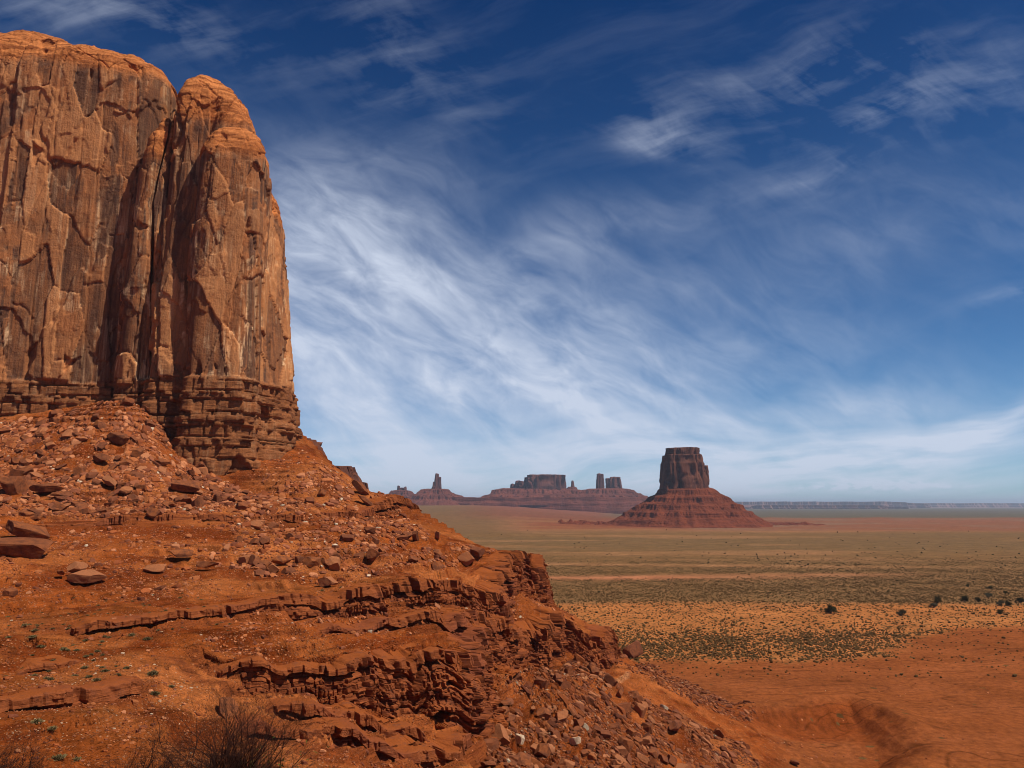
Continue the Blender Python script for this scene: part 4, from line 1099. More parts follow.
    # deep notch right under the cap, and dark partings between beds
    brk = sstep(-.25, .05, perlin(U / 5 + seed * 2, U * 0 + 1.5))
    off = off - sstep(.0, .08, rel) * sstep(.75, .25, rel) * (.95 * HS) * brk * alc
    off = off - .22 * HS * (sstep(.86, .97, tt)) * (idx > 0)
    # vertical clefts through the whole face, and a few hollows
    cl = perlin(U / 2.6 + seed, Dp / 9 + 4); off = off - .9 * HS * np.exp(-(cl / .05) ** 2) * sstep(.0, .3, perlin(U / 9, U * 0 + seed + 5) + .15)
    hol = perlin(U / 4.2 + seed * 3, Dp / 2.4 + 9); off = off - 1.3 * HS * sstep(.30, .40, hol) * alc * (Dp > cap * .8)
    off = off + 1.5 * HS * perlin(U / 6 + seed, Dp / 8) + .8 * HS * perlin(U / 2.3 + seed, Dp / 5 + 3) - 1.3 * HS * bury[None] + .14 * fbm(U / .8, Dp / .8 + seed, o=2) + .35 * HS * stair(perlin(U / 1.1 + seed, Dp / .9 + 5) * 1.6, .08)
    # lower beds step outwards, buried in scree at the bottom
    off = off + Dp * .24 * hs[None]
    off = off + .5 * HS * stair(perlin(U / 3.1 + seed * 5, U * 0) * 2.0, .05)
    off[0] -= .10; 
    px_ = p[:, 0][None] + nrm[:, 0][None] * off; py_ = p[:, 1][None] + nrm[:, 1][None] * off
    pz_ = ztop[None] - (bury * .5 * np.minimum(Hh, 1.5))[None] - .45 * (val - .5) * (idx == 0) * (Dp < .35) * HS - Dp + .05 * perlin(U * 1.1, Dp * 2) 
    B = []
    for bb, bz in zip(back, backz):
        o = off[0] + bb; zz = ztop - bury * .5 * np.minimum(Hh, 1.5) + bz + (zin2 - zin) * np.clip((-bb - 2) / 3.0, 0, 1) * .9 + .10 * perlin(p[:, 0] / .9, p[:, 1] / .9 + bb) 
        B.append(np.stack([p[:, 0] + nrm[:, 0] * o, p[:, 1] + nrm[:, 1] * o, zz], -1))
    G = np.concatenate([np.stack(B), np.stack([px_, py_, pz_], -1)], 0)
    fade = np.clip(np.minimum(q, q[-1] - q) / 3.0, 0, 1); G[..., 2] -= ((1 - fade) * 1.2)[None]
    hh = bilin(HG[key], p[:, 0], p[:, 1]); G[..., 2] -= (np.clip(.35 - hh, 0, .35) * 3)[None]
    capa = np.r_[np.ones((len(back), n)), (idx == 0).astype(float)]; dua = np.r_[np.ones((len(back), n)) * np.linspace(1, .55, len(back))[:, None], np.zeros_like(U) + sstep(.78, .95, vv)[:, None]]
    me = new_mesh(name, G.reshape(-1, 3), grid_faces(G.shape[0], n), M_ledge, False, dict(cap=capa.ravel(), dust=dua.ravel()))
    link(name, me, kind='structure')
build_ledge('l1', L1[1:8] + [L1[8]], 2.0, capf=.45, bur=(-.25, .15))
build_ledge('l2', L2[2:16], 3.0, capf=.30)
build_ledge('l3', L3[1:6], 4.0, capf=.5, bur=(.25, .6), shift=.3)
build_ledge('l5', L5[0:11], 5.0, capf=.15, alc=1.35)
build_ledge('l4', L4[0:8] + [L4[8]], 6.0, capf=.22)
for key_, F_, sd_ in (('l6', F6, 11.0), ('l7', F7, 13.0), ('l8', F8, 15.0), ('l9', F9, 17.0)):
    build_ledge(key_, [tuple(XY(*q)) for q in F_], sd_, capf=.4, bur=(.2, .5), step=.12)

# ------------------------------------------------------------------ loose rock
DS = np.geomspace(9, 430, 900)
def hit(px, py):
    """the place on the ground seen in that direction"""
    p = np.array([P(px, py, D) for D in DS]); z = terrain(p[:, 0], p[:, 1])
    k = np.nonzero(p[:, 2] < z)[0]
    k = k[0] if len(k) else len(DS) - 1
    return np.array([p[k, 0], p[k, 1], z[k]]), DS[k]
def ico(sub):
    import bmesh
    bm = bmesh.new(); bmesh.ops.create_icosphere(bm, subdivisions=sub, radius=1.0)
    V = np.array([v.co[:] for v in bm.verts]); Fc = np.array([[v.index for v in f.verts] for f in bm.faces]); bm.free(); return V, Fc
ICO = {k: ico(k) for k in (1, 2, 4)}
def rock_shape(seed, sub, flat=.6, blocky=.5):
    r = np.random.default_rng(seed); V, Fc = ICO[sub]; V = V.copy()
    # cut a lump with joint planes
    A = np.linalg.qr(r.normal(size=(3, 3)) * .25 + np.eye(3))[0]
    for ax in range(3):
        for sg in (-1, 1):
            nn = A[:, ax] * sg + r.normal(size=3) * .12; nn /= np.linalg.norm(nn); d = r.uniform(.55, .75)
            e = V @ nn - d; V -= np.where(e > 0, e, 0)[:, None] * nn
    for _ in range(7):
        nn = r.normal(size=3); nn /= np.linalg.norm(nn); d = r.uniform(.62, .85)
        e = V @ nn - d; V -= np.where(e > 0, e, 0)[:, None] * nn
    if sub > 2:
        V += (.035 * fbm(V[:, 0] * 2.2 + seed, V[:, 1] * 2.2, V[:, 2] * 2.2, o=4))[:, None] * V
    V *= np.array([1.0, r.uniform(.65, .95), flat * r.uniform(.8, 1.2)])
    V /= np.abs(V[:, 0]).max()
    return V, Fc
BMESH = {}
for kd, fl in (('block', .75), ('slab', .34), ('round', .85)):
    BMESH[kd] = []
    for i in range(7):
        V, Fc = rock_shape(100 + i * 7 + len(kd), 4, fl)
        me = new_mesh('boulder', V, Fc, M_boulder, False); BMESH[kd].append(me)
def normal_at(x, y, e=1.2):
    z = terrain(np.array([x + e, x - e, x, x]), np.array([y, y, y + e, y - e]), False)
    n = np.array([-(z[0] - z[1]) / (2 * e), -(z[2] - z[3]) / (2 * e), 1.0]); return n / np.linalg.norm(n)
def place_rock(me, loc, size, rz, tilt=(0, 0), scl=(1, 1, 1), align=.8, sink=.25, **props):
    o = link('boulder', me, **props)
    n = mathutils.Vector(normal_at(loc[0], loc[1])); n = mathutils.Vector((0, 0, 1)).lerp(n, align).normalized()
    q = n.to_track_quat('Z', 'Y') @ mathutils.Euler((tilt[0], tilt[1], rz)).to_quaternion()
    o.rotation_mode = 'QUATERNION'; o.rotation_quaternion = q
    o.scale = [size * .5 * k for k in scl]
    hz_ = max(abs(v.co[2]) for v in me.vertices) * size * .5 * scl[2] if False else size * .5 * scl[2] * .6
    o.location = (loc[0], loc[1], loc[2] + hz_ * (1 - 2 * sink))
    return o
# the boulders one can point to: px, py (foot), width in px, kind, rz, tilt, scale, label
NAMED = [
    (20, 557, 52, 'block', .15, (.0, .05), (1, .8, .55), 'big brown block at the left edge of the slope, flat lit top and streaked front'),
    (27, 541, 40, 'slab', .5, (.25, .35), (1, .9, .9), 'tilted dark slab leaning behind the big block at the left edge'),
    (86, 586, 33, 'slab', .05, (-.06, 0), (1, .8, .95), 'flat-topped orange slab with dark front edge standing alone on the open slope'),
    (77, 577, 24, 'slab', .6, (.1, .15), (1, .85, 1.3), 'pale orange block touching the back of the flat-topped slab'),
    (60, 578, 18, 'slab', .9, (.3, .2), (1, .5, .9), 'dark wedge of stone just left of the flat-topped slab'),
    (118, 446, 24, 'slab', -.5, (.5, .1), (1, .5, .9), 'dark lens-shaped slab tilted on the upper talus under the cliff'),
    (101, 464, 22, 'slab', -.6, (.6, .1), (1, .6, .9), 'dark tilted slab halfway down the upper talus'),
    (109, 486, 22, 'slab', -.7, (.6, .2), (1, .5, .9), 'leaning dark slab lowest of the three on the upper talus'),
    (186, 493, 30, 'slab', -.35, (.3, .1), (1, .6, .9), 'long slab with black underside near the right end of the talus'),
    (46, 494, 30, 'slab', .1, (-.1, .0), (1, .8, .8), 'pale orange flat rock on the talus at left'),
    (14, 493, 28, 'block', .7, (.2, .3), (1, .8, .9), 'brown wedge boulder at the left frame edge below the talus'),
    (154, 517, 14, 'block', .3, (0, .1), (1, .9, .9), 'boulder capping a small dark hollow in the thin ledge'),
    (467, 567, 24, 'block', .3, (-.2, .25), (1, .9, 1.0), 'largest pale boulder at the lip of the outcrop, dark on its right side'),
    (477, 556, 20, 'block', .8, (0, .1), (1, .8, .8), 'red-brown boulder behind the largest pale boulder at the lip'),
    (437, 541, 12, 'slab', .9, (.1, 1.1), (1, .6, 1.1), 'upright fin of rock standing out against the green plain'),
    (415, 542, 15, 'slab', .8, (.2, .8), (1, .5, 1.0), 'leaning narrow slab just left of the upright fin'),
    (361, 495, 24, 'slab', -.55, (.1, .65), (1, .5, .9), 'big leaning slab on the skyline crest below the small dark butte'),
    (366, 508, 20, 'slab', -.5, (.1, .6), (1, .5, .7), 'smaller leaning slab just under the one on the skyline crest'),
    (322, 496, 10, 'block', .5, (0, .1), (1, .9, .9), 'single square orange block on the smooth upper slope'),
    (291, 520, 6, 'block', .1, (0, 0), (1, .9, 1.1), 'small upright cube of rock sitting on the thin ledge line'),
    (327, 587, 20, 'round', .2, (0, 0), (1, .8, .8), 'broad pale brown boulder lowest of the boulder field'),
    (372, 560, 20, 'block', 1.0, (.1, .3), (1, .8, .9), 'orange wedge boulder in the middle of the boulder field'),
    (312, 566, 18, 'block', .3, (0, 0), (1, .9, .7), 'dark-sided boulder in the left part of the boulder field'),
    (334, 568, 16, 'round', 1.3, (0, 0), (1, .9, .9), 'rounded orange boulder right of the dark-sided one'),
    (281, 566, 22, 'slab', .0, (0, .1), (1, .7, 1.0), 'low brown slab at the left end of the boulder field'),
    (183, 560, 24, 'slab', -.1, (.1, 0), (1, .6, .9), 'flat brown slab lying alone below the thin ledge'),
    (156, 573, 22, 'slab', -.2, (.1, 0), (1, .6, .8), 'thin flat rock left of the orange pebbles on the open slope'),
    (207, 571, 20, 'slab', .2, (0, 0), (1, .7, 1.2), 'small orange flat rock on the open slope'),
    (633, 658, 18, 'block', .4, (.1, .35), (1, .8, 1.25), 'dark pyramid-shaped boulder on the crest of the low ridge'),
    (620, 697, 12, 'block', .2, (.3, .5), (1, .6, 1.2), 'pointed dark rock on the red slope below the pyramid boulder'),
    (640, 716, 13, 'block', 1.2, (.1, .3), (1, .6, 1.3), 'upright dark rock above the scree pile'),
    (676, 734, 26, 'slab', -.3, (.1, .1), (1, .5, 1.0), 'long dark-shadowed slab across the scree pile'),
    (482, 703, 15, 'round', .3, (0, 0), (1, .9, .9), 'rounded boulder resting at the foot of the dark cliff corner'),
    (519, 745, 15, 'slab', .2, (0, .2), (1, .7, 1.3), 'cream-white block among brown scree'),
    (575, 746, 12, 'block', .9, (0, .5), (1, .6, 1.2), 'tall cream-white rock right of the cream block'),
    (228, 716, 34, 'slab', -.55, (.2, -.5), (1, .8, .8), 'big pale leaning slab under the dark overhang near the shrub'),
    (672, 765, 16, 'block', .4, (0, .1), (1, .8, .7), 'dark-shadowed block at the bottom edge of the red slope'),
    (795, 766, 12, 'slab', .4, (0, .1), (1, .8, .9), 'flat dark stone at the bottom edge on the sandy flat'),
    (533, 714, 14, 'slab', .7, (.3, .5), (1, .5, 1.0), 'slanting brown plate in the upper scree below the cliff corner'),
    (640, 655, 9, 'block', .9, (.2, .1), (1, .9, .9), 'small dark rock touching the pyramid boulder'),
]
M_cream, _t, _b = principled('cream_stone', .85, .2)
_n = _t.noise(_t.node('ShaderNodeTexCoord').outputs['Object'], 2.5, 5, .7)
_t.inp(_b.inputs['Base Color'], _t.mix(_t.mr(_n, .35, .65), (.40, .24, .13), (.62, .46, .30)))
_t.inp(_b.inputs['Normal'], _t.bump(_n, .5, .2))
CREAM = []
for i in (1, 4):
    V, Fc = rock_shape(300 + i, 4, .5); CREAM.append(new_mesh('boulder', V, Fc, M_cream, False))
NP = []
for i, (px, py, w, kd, rz, tilt, scl, lab) in enumerate(NAMED):
    loc, D = hit(px, py); size = w * D / F * 1.08
    me = CREAM[i % 2] if 'white' in lab else BMESH[kd][i % 7]
    place_rock(me, loc, size, rz, tilt, scl, align=.45, sink=.12, label=lab, category='boulder'); NP.append((px, py))
# the rest: density by place
def in_poly(poly, x, y):
    c = np.zeros(x.shape, bool); n = len(poly)
    for i in range(n):
        a, b_ = poly[i], poly[(i + 1) % n]
        c ^= ((a[1] > y) != (b_[1] > y)) & (x < (b_[0] - a[0]) * (y - a[1]) / (b_[1] - a[1] + 1e-9) + a[0])
    return c
def zone_poly(lst): return [tuple(hit(px, py)[0][:2]) for px, py in lst]
ZONES = [  # plan polygon (seen corners), stones per m2, size lo, hi, exponent, flatness, label for the individual ones, group
    ([(-60, 425), (0, 423), (150, 415), (190, 455), (225, 482), (290, 500), (200, 516), (-60, 520)], 15.0, .24, 3.4, 2.0, 'slab', 'angular orange boulder in the dense talus pile under the tall cliff', 'talus boulders under the cliff'),
    ([(225, 490), (300, 448), (350, 480), (410, 512), (330, 500), (250, 505)], 3.0, .2, 1.4, 2.1, 'slab', 'orange stone on the smooth skyline slope right of the tall cliff', 'stones on the skyline slope'),
    ([(230, 500), (320, 470), (400, 512), (440, 540), (500, 552), (470, 575), (330, 585), (240, 575), (230, 530)], 6.5, .22, 2.6, 1.9, 'block', 'weathered boulder strewn over the boulder field above the long ledge', 'boulders of the field above the ledge'),
    ([(-60, 530), (230, 525), (240, 575), (180, 600), (-60, 600)], 3.2, .16, 1.6, 2.2, 'slab', 'flat brown stone on the open slope left of the boulder field', 'stones on the open slope'),
    ([(480, 700), (510, 672), (600, 665), (625, 690), (680, 715), (745, 745), (760, 768), (490, 768)], 14.0, .19, 2.5, 1.9, 'block', 'brown block in the scree pile below the ridge', 'scree blocks below the ridge'),
    ([(500, 592), (545, 605), (610, 640), (560, 650), (500, 645), (470, 625)], 4.0, .16, 1.5, 2.1, 'block', 'broken block on the crumbling ledges under the outcrop nose', 'blocks under the outcrop nose'),
    ([(625, 652), (700, 688), (760, 712), (740, 722), (690, 702), (615, 668)], 3.5, .3, 2.0, 2.0, 'block', 'dark rock along the crest of the low ridge', 'rocks on the low ridge crest'),
    ([(250, 615), (430, 600), (470, 640), (230, 665), (200, 640)], 6.0, .12, 1.1, 2.2, 'block', 'small stone scattered between the two long ledges', 'stones between the ledges'),
    ([(-40, 690), (200, 690), (240, 768), (-40, 768)], 5.0, .07, .6, 2.0, 'slab', 'small stone on the near slope by the dark shrubs', 'stones on the near slope'),
    ([(240, 700), (400, 700), (470, 768), (240, 768)], 3.5, .09, .8, 2.2, 'block', 'small stone below the dark undercut ledge', 'stones under the undercut ledge'),
    ([(650, 668), (860, 655), (1040, 632), (1040, 790), (760, 790)], .22, .12, .6, 2.2, 'block', None, None),
    ([(-300, 330), (760, 500), (760, 768), (-300, 768)], 2.2, .10, .8, 2.4, 'block', None, None),
]
cand = []
for zi, (poly, dens, lo, hi, ex, kd, lab, grp) in enumerate(ZONES):
    if zi == len(ZONES) - 1: wp = [(-190, 205), (-50, 225), (20, 200), (75, 190), (75, 120), (10, 60), (-80, 40), (-190, 110)]
    else: wp = zone_poly(poly)
    a = np.array(wp); lo_, hi_ = a.min(0), a.max(0)
    n = int(dens * np.prod(hi_ - lo_) * 1.0)
    q = rng.uniform(lo_, hi_, size=(n, 2)); q = q[in_poly(wp, q[:, 0], q[:, 1])]
    cl = perlin(q[:, 0] / 9, q[:, 1] / 9) + .6 * perlin(q[:, 0] / 3 + 4, q[:, 1] / 3); q = q[rng.random(len(q)) < sstep(-.45, .45, cl) * 1.0 + .12]
    u = rng.random(len(q)); sz = lo * (1 - u * (1 - (hi / lo) ** (-ex))) ** (-1 / ex)
    z = terrain(q[:, 0], q[:, 1]); 
    for j in range(len(q)): cand.append((q[j, 0], q[j, 1], z[j], sz[j], zi))
cand = np.array(cand)
px_, py_ = proj(cand[:, 0], cand[:, 1], cand[:, 2])
vis = (px_ > -15) & (px_ < 1040) & (py_ > 380) & (py_ < 785) & (cand[:, 1] > 30)
cand = cand[vis]; px_ = px_[vis]; py_ = py_[vis]
far_from_named = np.min([np.hypot(px_ - a, py_ - b) for a, b in NP], axis=0) > 9
cand = cand[far_from_named]; px_ = px_[far_from_named]; py_ = py_[far_from_named]
# which of them can be seen at all
dep = cand[:, 1]; seen = np.ones(len(cand), bool)
for t in np.linspace(.15, .97, 42):
    zt_ = terrain(cand[:, 0] * t, cand[:, 1] * t, False); zr_ = CAMZ + (cand[:, 2] + cand[:, 3] * .3 - CAMZ) * t
    seen &= zt_ < zr_ + .25
app = cand[:, 3] / dep * (.02 + seen) * np.array([.15 if ZONES[int(k)][6] is None else 1 for k in cand[:, 4]])
order = np.argsort(-app); NIND = 258
for j in order[:NIND]:
    x, y, z, sz, zi = cand[j]; Z_ = ZONES[int(zi)]
    kd = 'slab' if (Z_[5] == 'slab' and rng.random() < .75) or rng.random() < .25 else ('block' if rng.random() < .75 else 'round')
    place_rock(BMESH[kd][int(rng.integers(7))], (x, y, z), sz * 1.15, rng.uniform(0, 6.28), tuple(rng.normal(size=2) * .22), (1, rng.uniform(.7, 1), rng.uniform(.75, 1.15)),
               align=.8, sink=.22, label=Z_[6], category='boulder', group=Z_[7])
def merged_rocks(idx, name, **props):
    protos = [rock_shape(500 + i, 2 if i < 10 else 1, .55) for i in range(16)]
    VV, FF, TT = [], [], []; base = 0
    pal = np.array([[.30, .090, .030], [.24, .070, .026], [.36, .125, .046], [.17, .055, .028], [.28, .10, .05], [.46, .19, .09]])
    r = np.random.default_rng(77)
    for j in idx:
        x, y, z, sz, zi = cand[j]
        small = sz / y * F < 4.5
        V, Fc = protos[10 + int(r.integers(6)) if small else int(r.integers(10))]
        n = normal_cache[j]
        rz = r.uniform(0, 6.28); c_, s_ = math.cos(rz), math.sin(rz)
        tl = r.normal() * .3
        v = V * (sz * .55) * np.array([1, r.uniform(.7, 1), r.uniform(.7, 1.2)])
        v = v @ np.array([[1, 0, 0], [0, math.cos(tl), math.sin(tl)], [0, -math.sin(tl), math.cos(tl)]])
        v = v @ np.array([[c_, s_, 0], [-s_, c_, 0], [0, 0, 1]])
        # lean with the slope
        v[:, 2] += -(v[:, 0] * n[0] + v[:, 1] * n[1]) * .8
        VV.append(v + np.array([x, y, z + sz * .08])); FF.append(Fc + base); base += len(V)
        u = r.random(); p = pal[int(r.integers(6))] * np.array([1, .9, .8]) if u > .012 else np.array([.52, .38, .25])
        TT.append(np.repeat((p * r.uniform(.72, 1.15) * (.68 if ZONES[int(zi)][7] in ('scree blocks below the ridge', 'rocks on the low ridge crest') else 1))[None], len(V), 0))
    me = new_mesh(name, np.concatenate(VV), np.concatenate(FF), M_rubble, False, dict(tint=np.concatenate(TT)))
    link(name, me, kind='stuff', **props)
e = 1.0
gxn = (terrain(cand[:, 0] + e, cand[:, 1], False) - terrain(cand[:, 0] - e, cand[:, 1], False)) / 2; gyn = (terrain(cand[:, 0], cand[:, 1] + e, False) - terrain(cand[:, 0], cand[:, 1] - e, False)) / 2
normal_cache = np.c_[-gxn, -gyn]
rest = order[NIND:]; rest = rest[app[rest] * F > .9] if False else rest[:70000]
merged_rocks(rest, 'rubble', label='loose angular stones littering the red slopes', category='rubble')
print('rubble', len(rest), 'cand', len(cand))
# white calcite chips on the near slope

def chips():
    """pale calcite chips scattered on the near slope"""
    spots = [(60, 735, 45), (170, 690, 40), (30, 700, 60), (200, 760, 40), (590, 735, 60), (480, 650, 70), (110, 660, 60)]
    r = np.random.default_rng(5); VV, FF = [], []; base = 0; V0 = rock_shape(900, 1, .6)[0]; F0 = ICO[1][1]
    for px, py, w in spots:
        c0, D = hit(px, py); n = 55
        q = c0[:2] + r.normal(size=(n, 2)) * w * .35 * D / F * np.array([1, 2.5]); z = terrain(q[:, 0], q[:, 1])
        for k in range(n):
            sz = r.uniform(.035, .085) * (1 + 1.3 * (r.random() < .15)) * D / 75
            VV.append(V0 * sz * r.uniform(.7, 1.2, 3) + [q[k, 0], q[k, 1], z[k] + sz * .3]); FF.append(F0 + base); base += len(V0)
    V = np.concatenate(VV); me = new_mesh('pale_gravel', V, np.concatenate(FF), M_rubble, False, dict(tint=np.tile([[.50, .33, .20]], (len(V), 1))))
    link('pale_gravel', me, kind='stuff', label='scattered chips of cream-white stone on the red slope', category='gravel')
chips()

# ------------------------------------------------------------------ vegetation
def leaf_material(name, c1, c2, rough=.8):
    m, t, b = principled(name, rough, .02)
    n = t.noise(t.node('ShaderNodeNewGeometry').outputs['Position'], 1.3, 3, .6); rnd = t.node('ShaderNodeObjectInfo').outputs['Random']
    c = t.mix(t.mr(n, .35, .65), c1, c2)
    c = t.vm('SCALE', c, scale=t.mr(rnd, 0, 1, .75, 1.25)); t.inp(b.inputs['Base Color'], c); return m
M_sage = leaf_material('sagebrush', (.080, .040, .012), (.115, .066, .024))
M_jun = leaf_material('juniper_foliage', (.028, .026, .009), (.050, .044, .016))
M_greytree = leaf_material('dusty_foliage', (.070, .062, .035), (.115, .098, .055))
M_bark = leaf_material('grey_bark', (.09, .06, .04), (.14, .095, .065))
M_tuft = leaf_material('grey_green_leaves', (.120, .086, .034), (.20, .145, .062))
M_twig = leaf_material('dark_twigs', (.030, .014, .011), (.060, .028, .020))
M_grn = leaf_material('green_leaves', (.075, .095, .018), (.13, .15, .03))

def scatter_sage():
    r = np.random.default_rng(21)
    n = 420000
    y = 235 * (900 / 235.) ** r.random(n); x = (r.random(n) - .42) * 1.75 * y; 
    z = terrain(x, y, False); C, dots, on = plain_colors(x, y, z)
    hm = bilin(BASE, x, y) - plain(x, y)
    area = 1.75 * y * y * math.log(900 / 235.) / n      # m2 per candidate
    dens = (dots * 1.1 * (.45 + .55 * sstep(345, 285, y) + .3 * sstep(400, 430, y)) + .030 * (on < .5)) * sstep(820, 430, y) * (.55 + .75 * sstep(-.3, .3, fbm(x / 14, y / 22, o=3)))
    keep = (r.random(n) < dens * area) & ((hm < -1) | (y > 300)) & (x / y < .75) & (x / y > -.2)
    x, y, z = x[keep], y[keep], z[keep]; m = len(x)
    V0, F0 = ICO[1]; k = len(V0)
    jit = r.uniform(.55, 1.25, size=(m, k, 1)); sz = r.uniform(.18, .50, size=(m, 1, 1)) * (.95 - .2 * (y[:, None, None] > 420)) * (1 + .8 * (r.random((m, 1, 1)) < .06))
    V = V0[None] * jit * sz * np.array([1, 1, .75]) + np.stack([x, y, z + sz[:, 0, 0] * .35], -1)[:, None, :]
    Fq = F0[None] + (np.arange(m) * k)[:, None, None]
    me = new_mesh('sagebrush', V.reshape(-1, 3), Fq.reshape(-1, 3), M_sage, False)
    link('sagebrush', me, kind='stuff', label='low sagebrush clumps dotting the sandy plain', category='sagebrush'); return m
nsage = scatter_sage()

def crown_mesh(seed, n, mat, rx=1.0, rz=.85, leaf=.10):
    r = np.random.default_rng(seed)
    lob = r.normal(size=(9, 3)) * np.array([.42, .42, .30]) + np.array([0, 0, .72]); lr = r.uniform(.32, .52, 9)
    i = r.integers(0, 9, n); d = r.normal(size=(n, 3)); d /= np.linalg.norm(d, axis=1)[:, None]
    c = lob[i] + d * (lr[i] * r.uniform(.55, 1.08, n))[:, None]; c[:, 2] = np.abs(c[:, 2]) * rz + .05
    a = r.normal(size=(n, 3)); a /= np.linalg.norm(a, axis=1)[:, None]; b_ = np.cross(a, d); b_ /= np.linalg.norm(b_, axis=1)[:, None] + 1e-6
    L = leaf * r.uniform(.6, 1.5, n)[:, None]
    V = np.stack([c - a * L, c + a * L, c + b_ * L * 1.3 + d * L * .4], 1)
    return new_mesh('crown', V.reshape(-1, 3) * np.array([rx, rx, 1]), np.arange(3 * n).reshape(-1, 3), mat, False)
def tube_mesh(name, segs, mat, sides=4):
    """segs: list of (p0, p1, r0, r1)"""
    A = np.array([s_[0] for s_ in segs], float); B = np.array([s_[1] for s_ in segs], float); ra = np.array([s_[2] for s_ in segs]); rb = np.array([s_[3] for s_ in segs])
    d = B - A; d /= np.linalg.norm(d, axis=1)[:, None] + 1e-9
    h = np.where(np.abs(d[:, 2:3]) > .9, np.array([[1., 0, 0]]), np.array([[0, 0, 1.]])); u = np.cross(d, h); u /= np.linalg.norm(u, axis=1)[:, None]; v = np.cross(d, u)
    th = np.arange(sides) * 2 * pi / sides
    ring = lambda C, r_: C[:, None] + r_[:, None, None] * (np.cos(th)[None, :, None] * u[:, None] + np.sin(th)[None, :, None] * v[:, None])
    V = np.concatenate([ring(A, ra), ring(B, rb)], 1); n = len(segs); j = np.arange(sides); j2 = (j + 1) % sides
    Fq = np.stack([j, j2, j2 + sides, j + sides], -1)[None] + (np.arange(n) * 2 * sides)[:, None, None]
    return new_mesh(name, V.reshape(-1, 3), Fq.reshape(-1, 4), mat, True)
def trunk_mesh(seed):
    r = np.random.default_rng(seed); segs = []
    for k in range(4):
        a = r.uniform(0, 6.28); p0 = np.array([0, 0, -.1]); p1 = np.array([math.cos(a) * .15, math.sin(a) * .15, .35]); p2 = p1 + np.array([math.cos(a) * .25, math.sin(a) * .25, .45])
        segs += [(p0, p1, .09, .06), (p1, p2, .06, .02)]
    return tube_mesh('trunk', segs, M_bark, 5)
CR = [(trunk_mesh(i), crown_mesh(40 + i, 1500, M_jun if i < 3 else M_greytree, 1.0, .85, .07)) for i in range(5)]
def place_tree(x, y, w, h, v, rz, label, name='juniper_tree', cat='juniper', **kw):
    z = float(terrain(np.array([x]), np.array([y]), False)[0])
    o = link(name, None, label=label, category=cat, **kw); o.location = (x, y, z - .05); o.rotation_euler = (0, 0, rz); o.scale = (w * .5, w * .5, h * .72)
    link('trunk', CR[v][0], o); link('crown', CR[v][1], o)
def plain_hit(px, py):
    p, D = hit(px, py)
    if D < 425: return p[0], p[1], D
    D = 50.0 / math.tan(math.atan((py - 384) / F) - PITCH); 
    return P(px, py, D)[0], D, D
for px, py, w, h, v, lab in [
    (831, 614, 12.5, 10, 0, 'large dark rounded juniper standing alone on the orange sand'),
    (901, 616, 9, 6.5, 3, 'grey-green dusty bush alone on the sand, left of the dark row'),
    (938, 604, 6.5, 8, 1, 'dark small juniper amid grey brush at the left end of the row'),
    (934, 608, 9, 5, 4, 'low grey bush at the foot of the small dark juniper'),
    (965, 602, 7, 7, 2, 'darkest round juniper of the row at the right of the plain'),
    (978, 602, 5, 5, 1, 'small juniper next to the darkest round one'),
    (989, 597, 8, 5, 4, 'wide grey bush behind the row of junipers'),
    (1000, 606, 7, 6, 3, 'grey bush between two dark junipers near the right frame edge'),
    (1008, 606, 7, 6, 0, 'dark juniper second from the right frame edge'),
    (1020, 603, 7, 6, 2, 'dark juniper touching the right frame edge'),
    (1001, 614, 7, 5, 1, 'dark low juniper nearest to the bare red sand'),
    (968, 587, 4, 3.5, 0, 'tiny dark juniper above the row, left one'),
    (990, 589, 6, 3.5, 1, 'small flat juniper above the row, middle one'),
    (1006, 594, 4, 3.5, 2, 'tiny dark juniper above the row, right one')]:
    x, y, D = plain_hit(px, py); place_tree(float(x), float(y), w * D / F, h * D / F, v, px * .7, lab)
r = np.random.default_rng(8)
DOTS = [(600 + 424 * r.random(), 553 + 20 * r.random() ** 1.3, 1.0) for _ in range(75)] + [(420 + 600 * r.random(), 530 + 26 * r.random(), .75) for _ in range(95)] + \
       [(545 + 480 * r.random(), 575 + 22 * r.random(), .7) for _ in range(16)] + [(803 + 6 * r.normal(), 565 + 2 * r.normal(), 1.2) for _ in range(5)] + [(832 + 20 * r.normal(), 566 + 2 * r.normal(), 1.2) for _ in range(6)]
for px, py, k in DOTS:
    if px < 560 and py > 545: continue
    if hit(px, py)[1] < 425 and float(bilin(BASE, *[np.array([q_]) for q_ in hit(px, py)[0][:2]])[0]) > 1.0: continue
    x, y, D = plain_hit(px, py); w = float(np.clip(1.7 * k * D / F * r.uniform(.5, 1.3), 1.3, 5.0))
    place_tree(float(x), float(y), w, w * r.uniform(.6, .95), int(r.integers(3)), r.uniform(0, 6), 'tiny dark juniper dot scattered over the green plain below the buttes', group='junipers scattered over the plain')

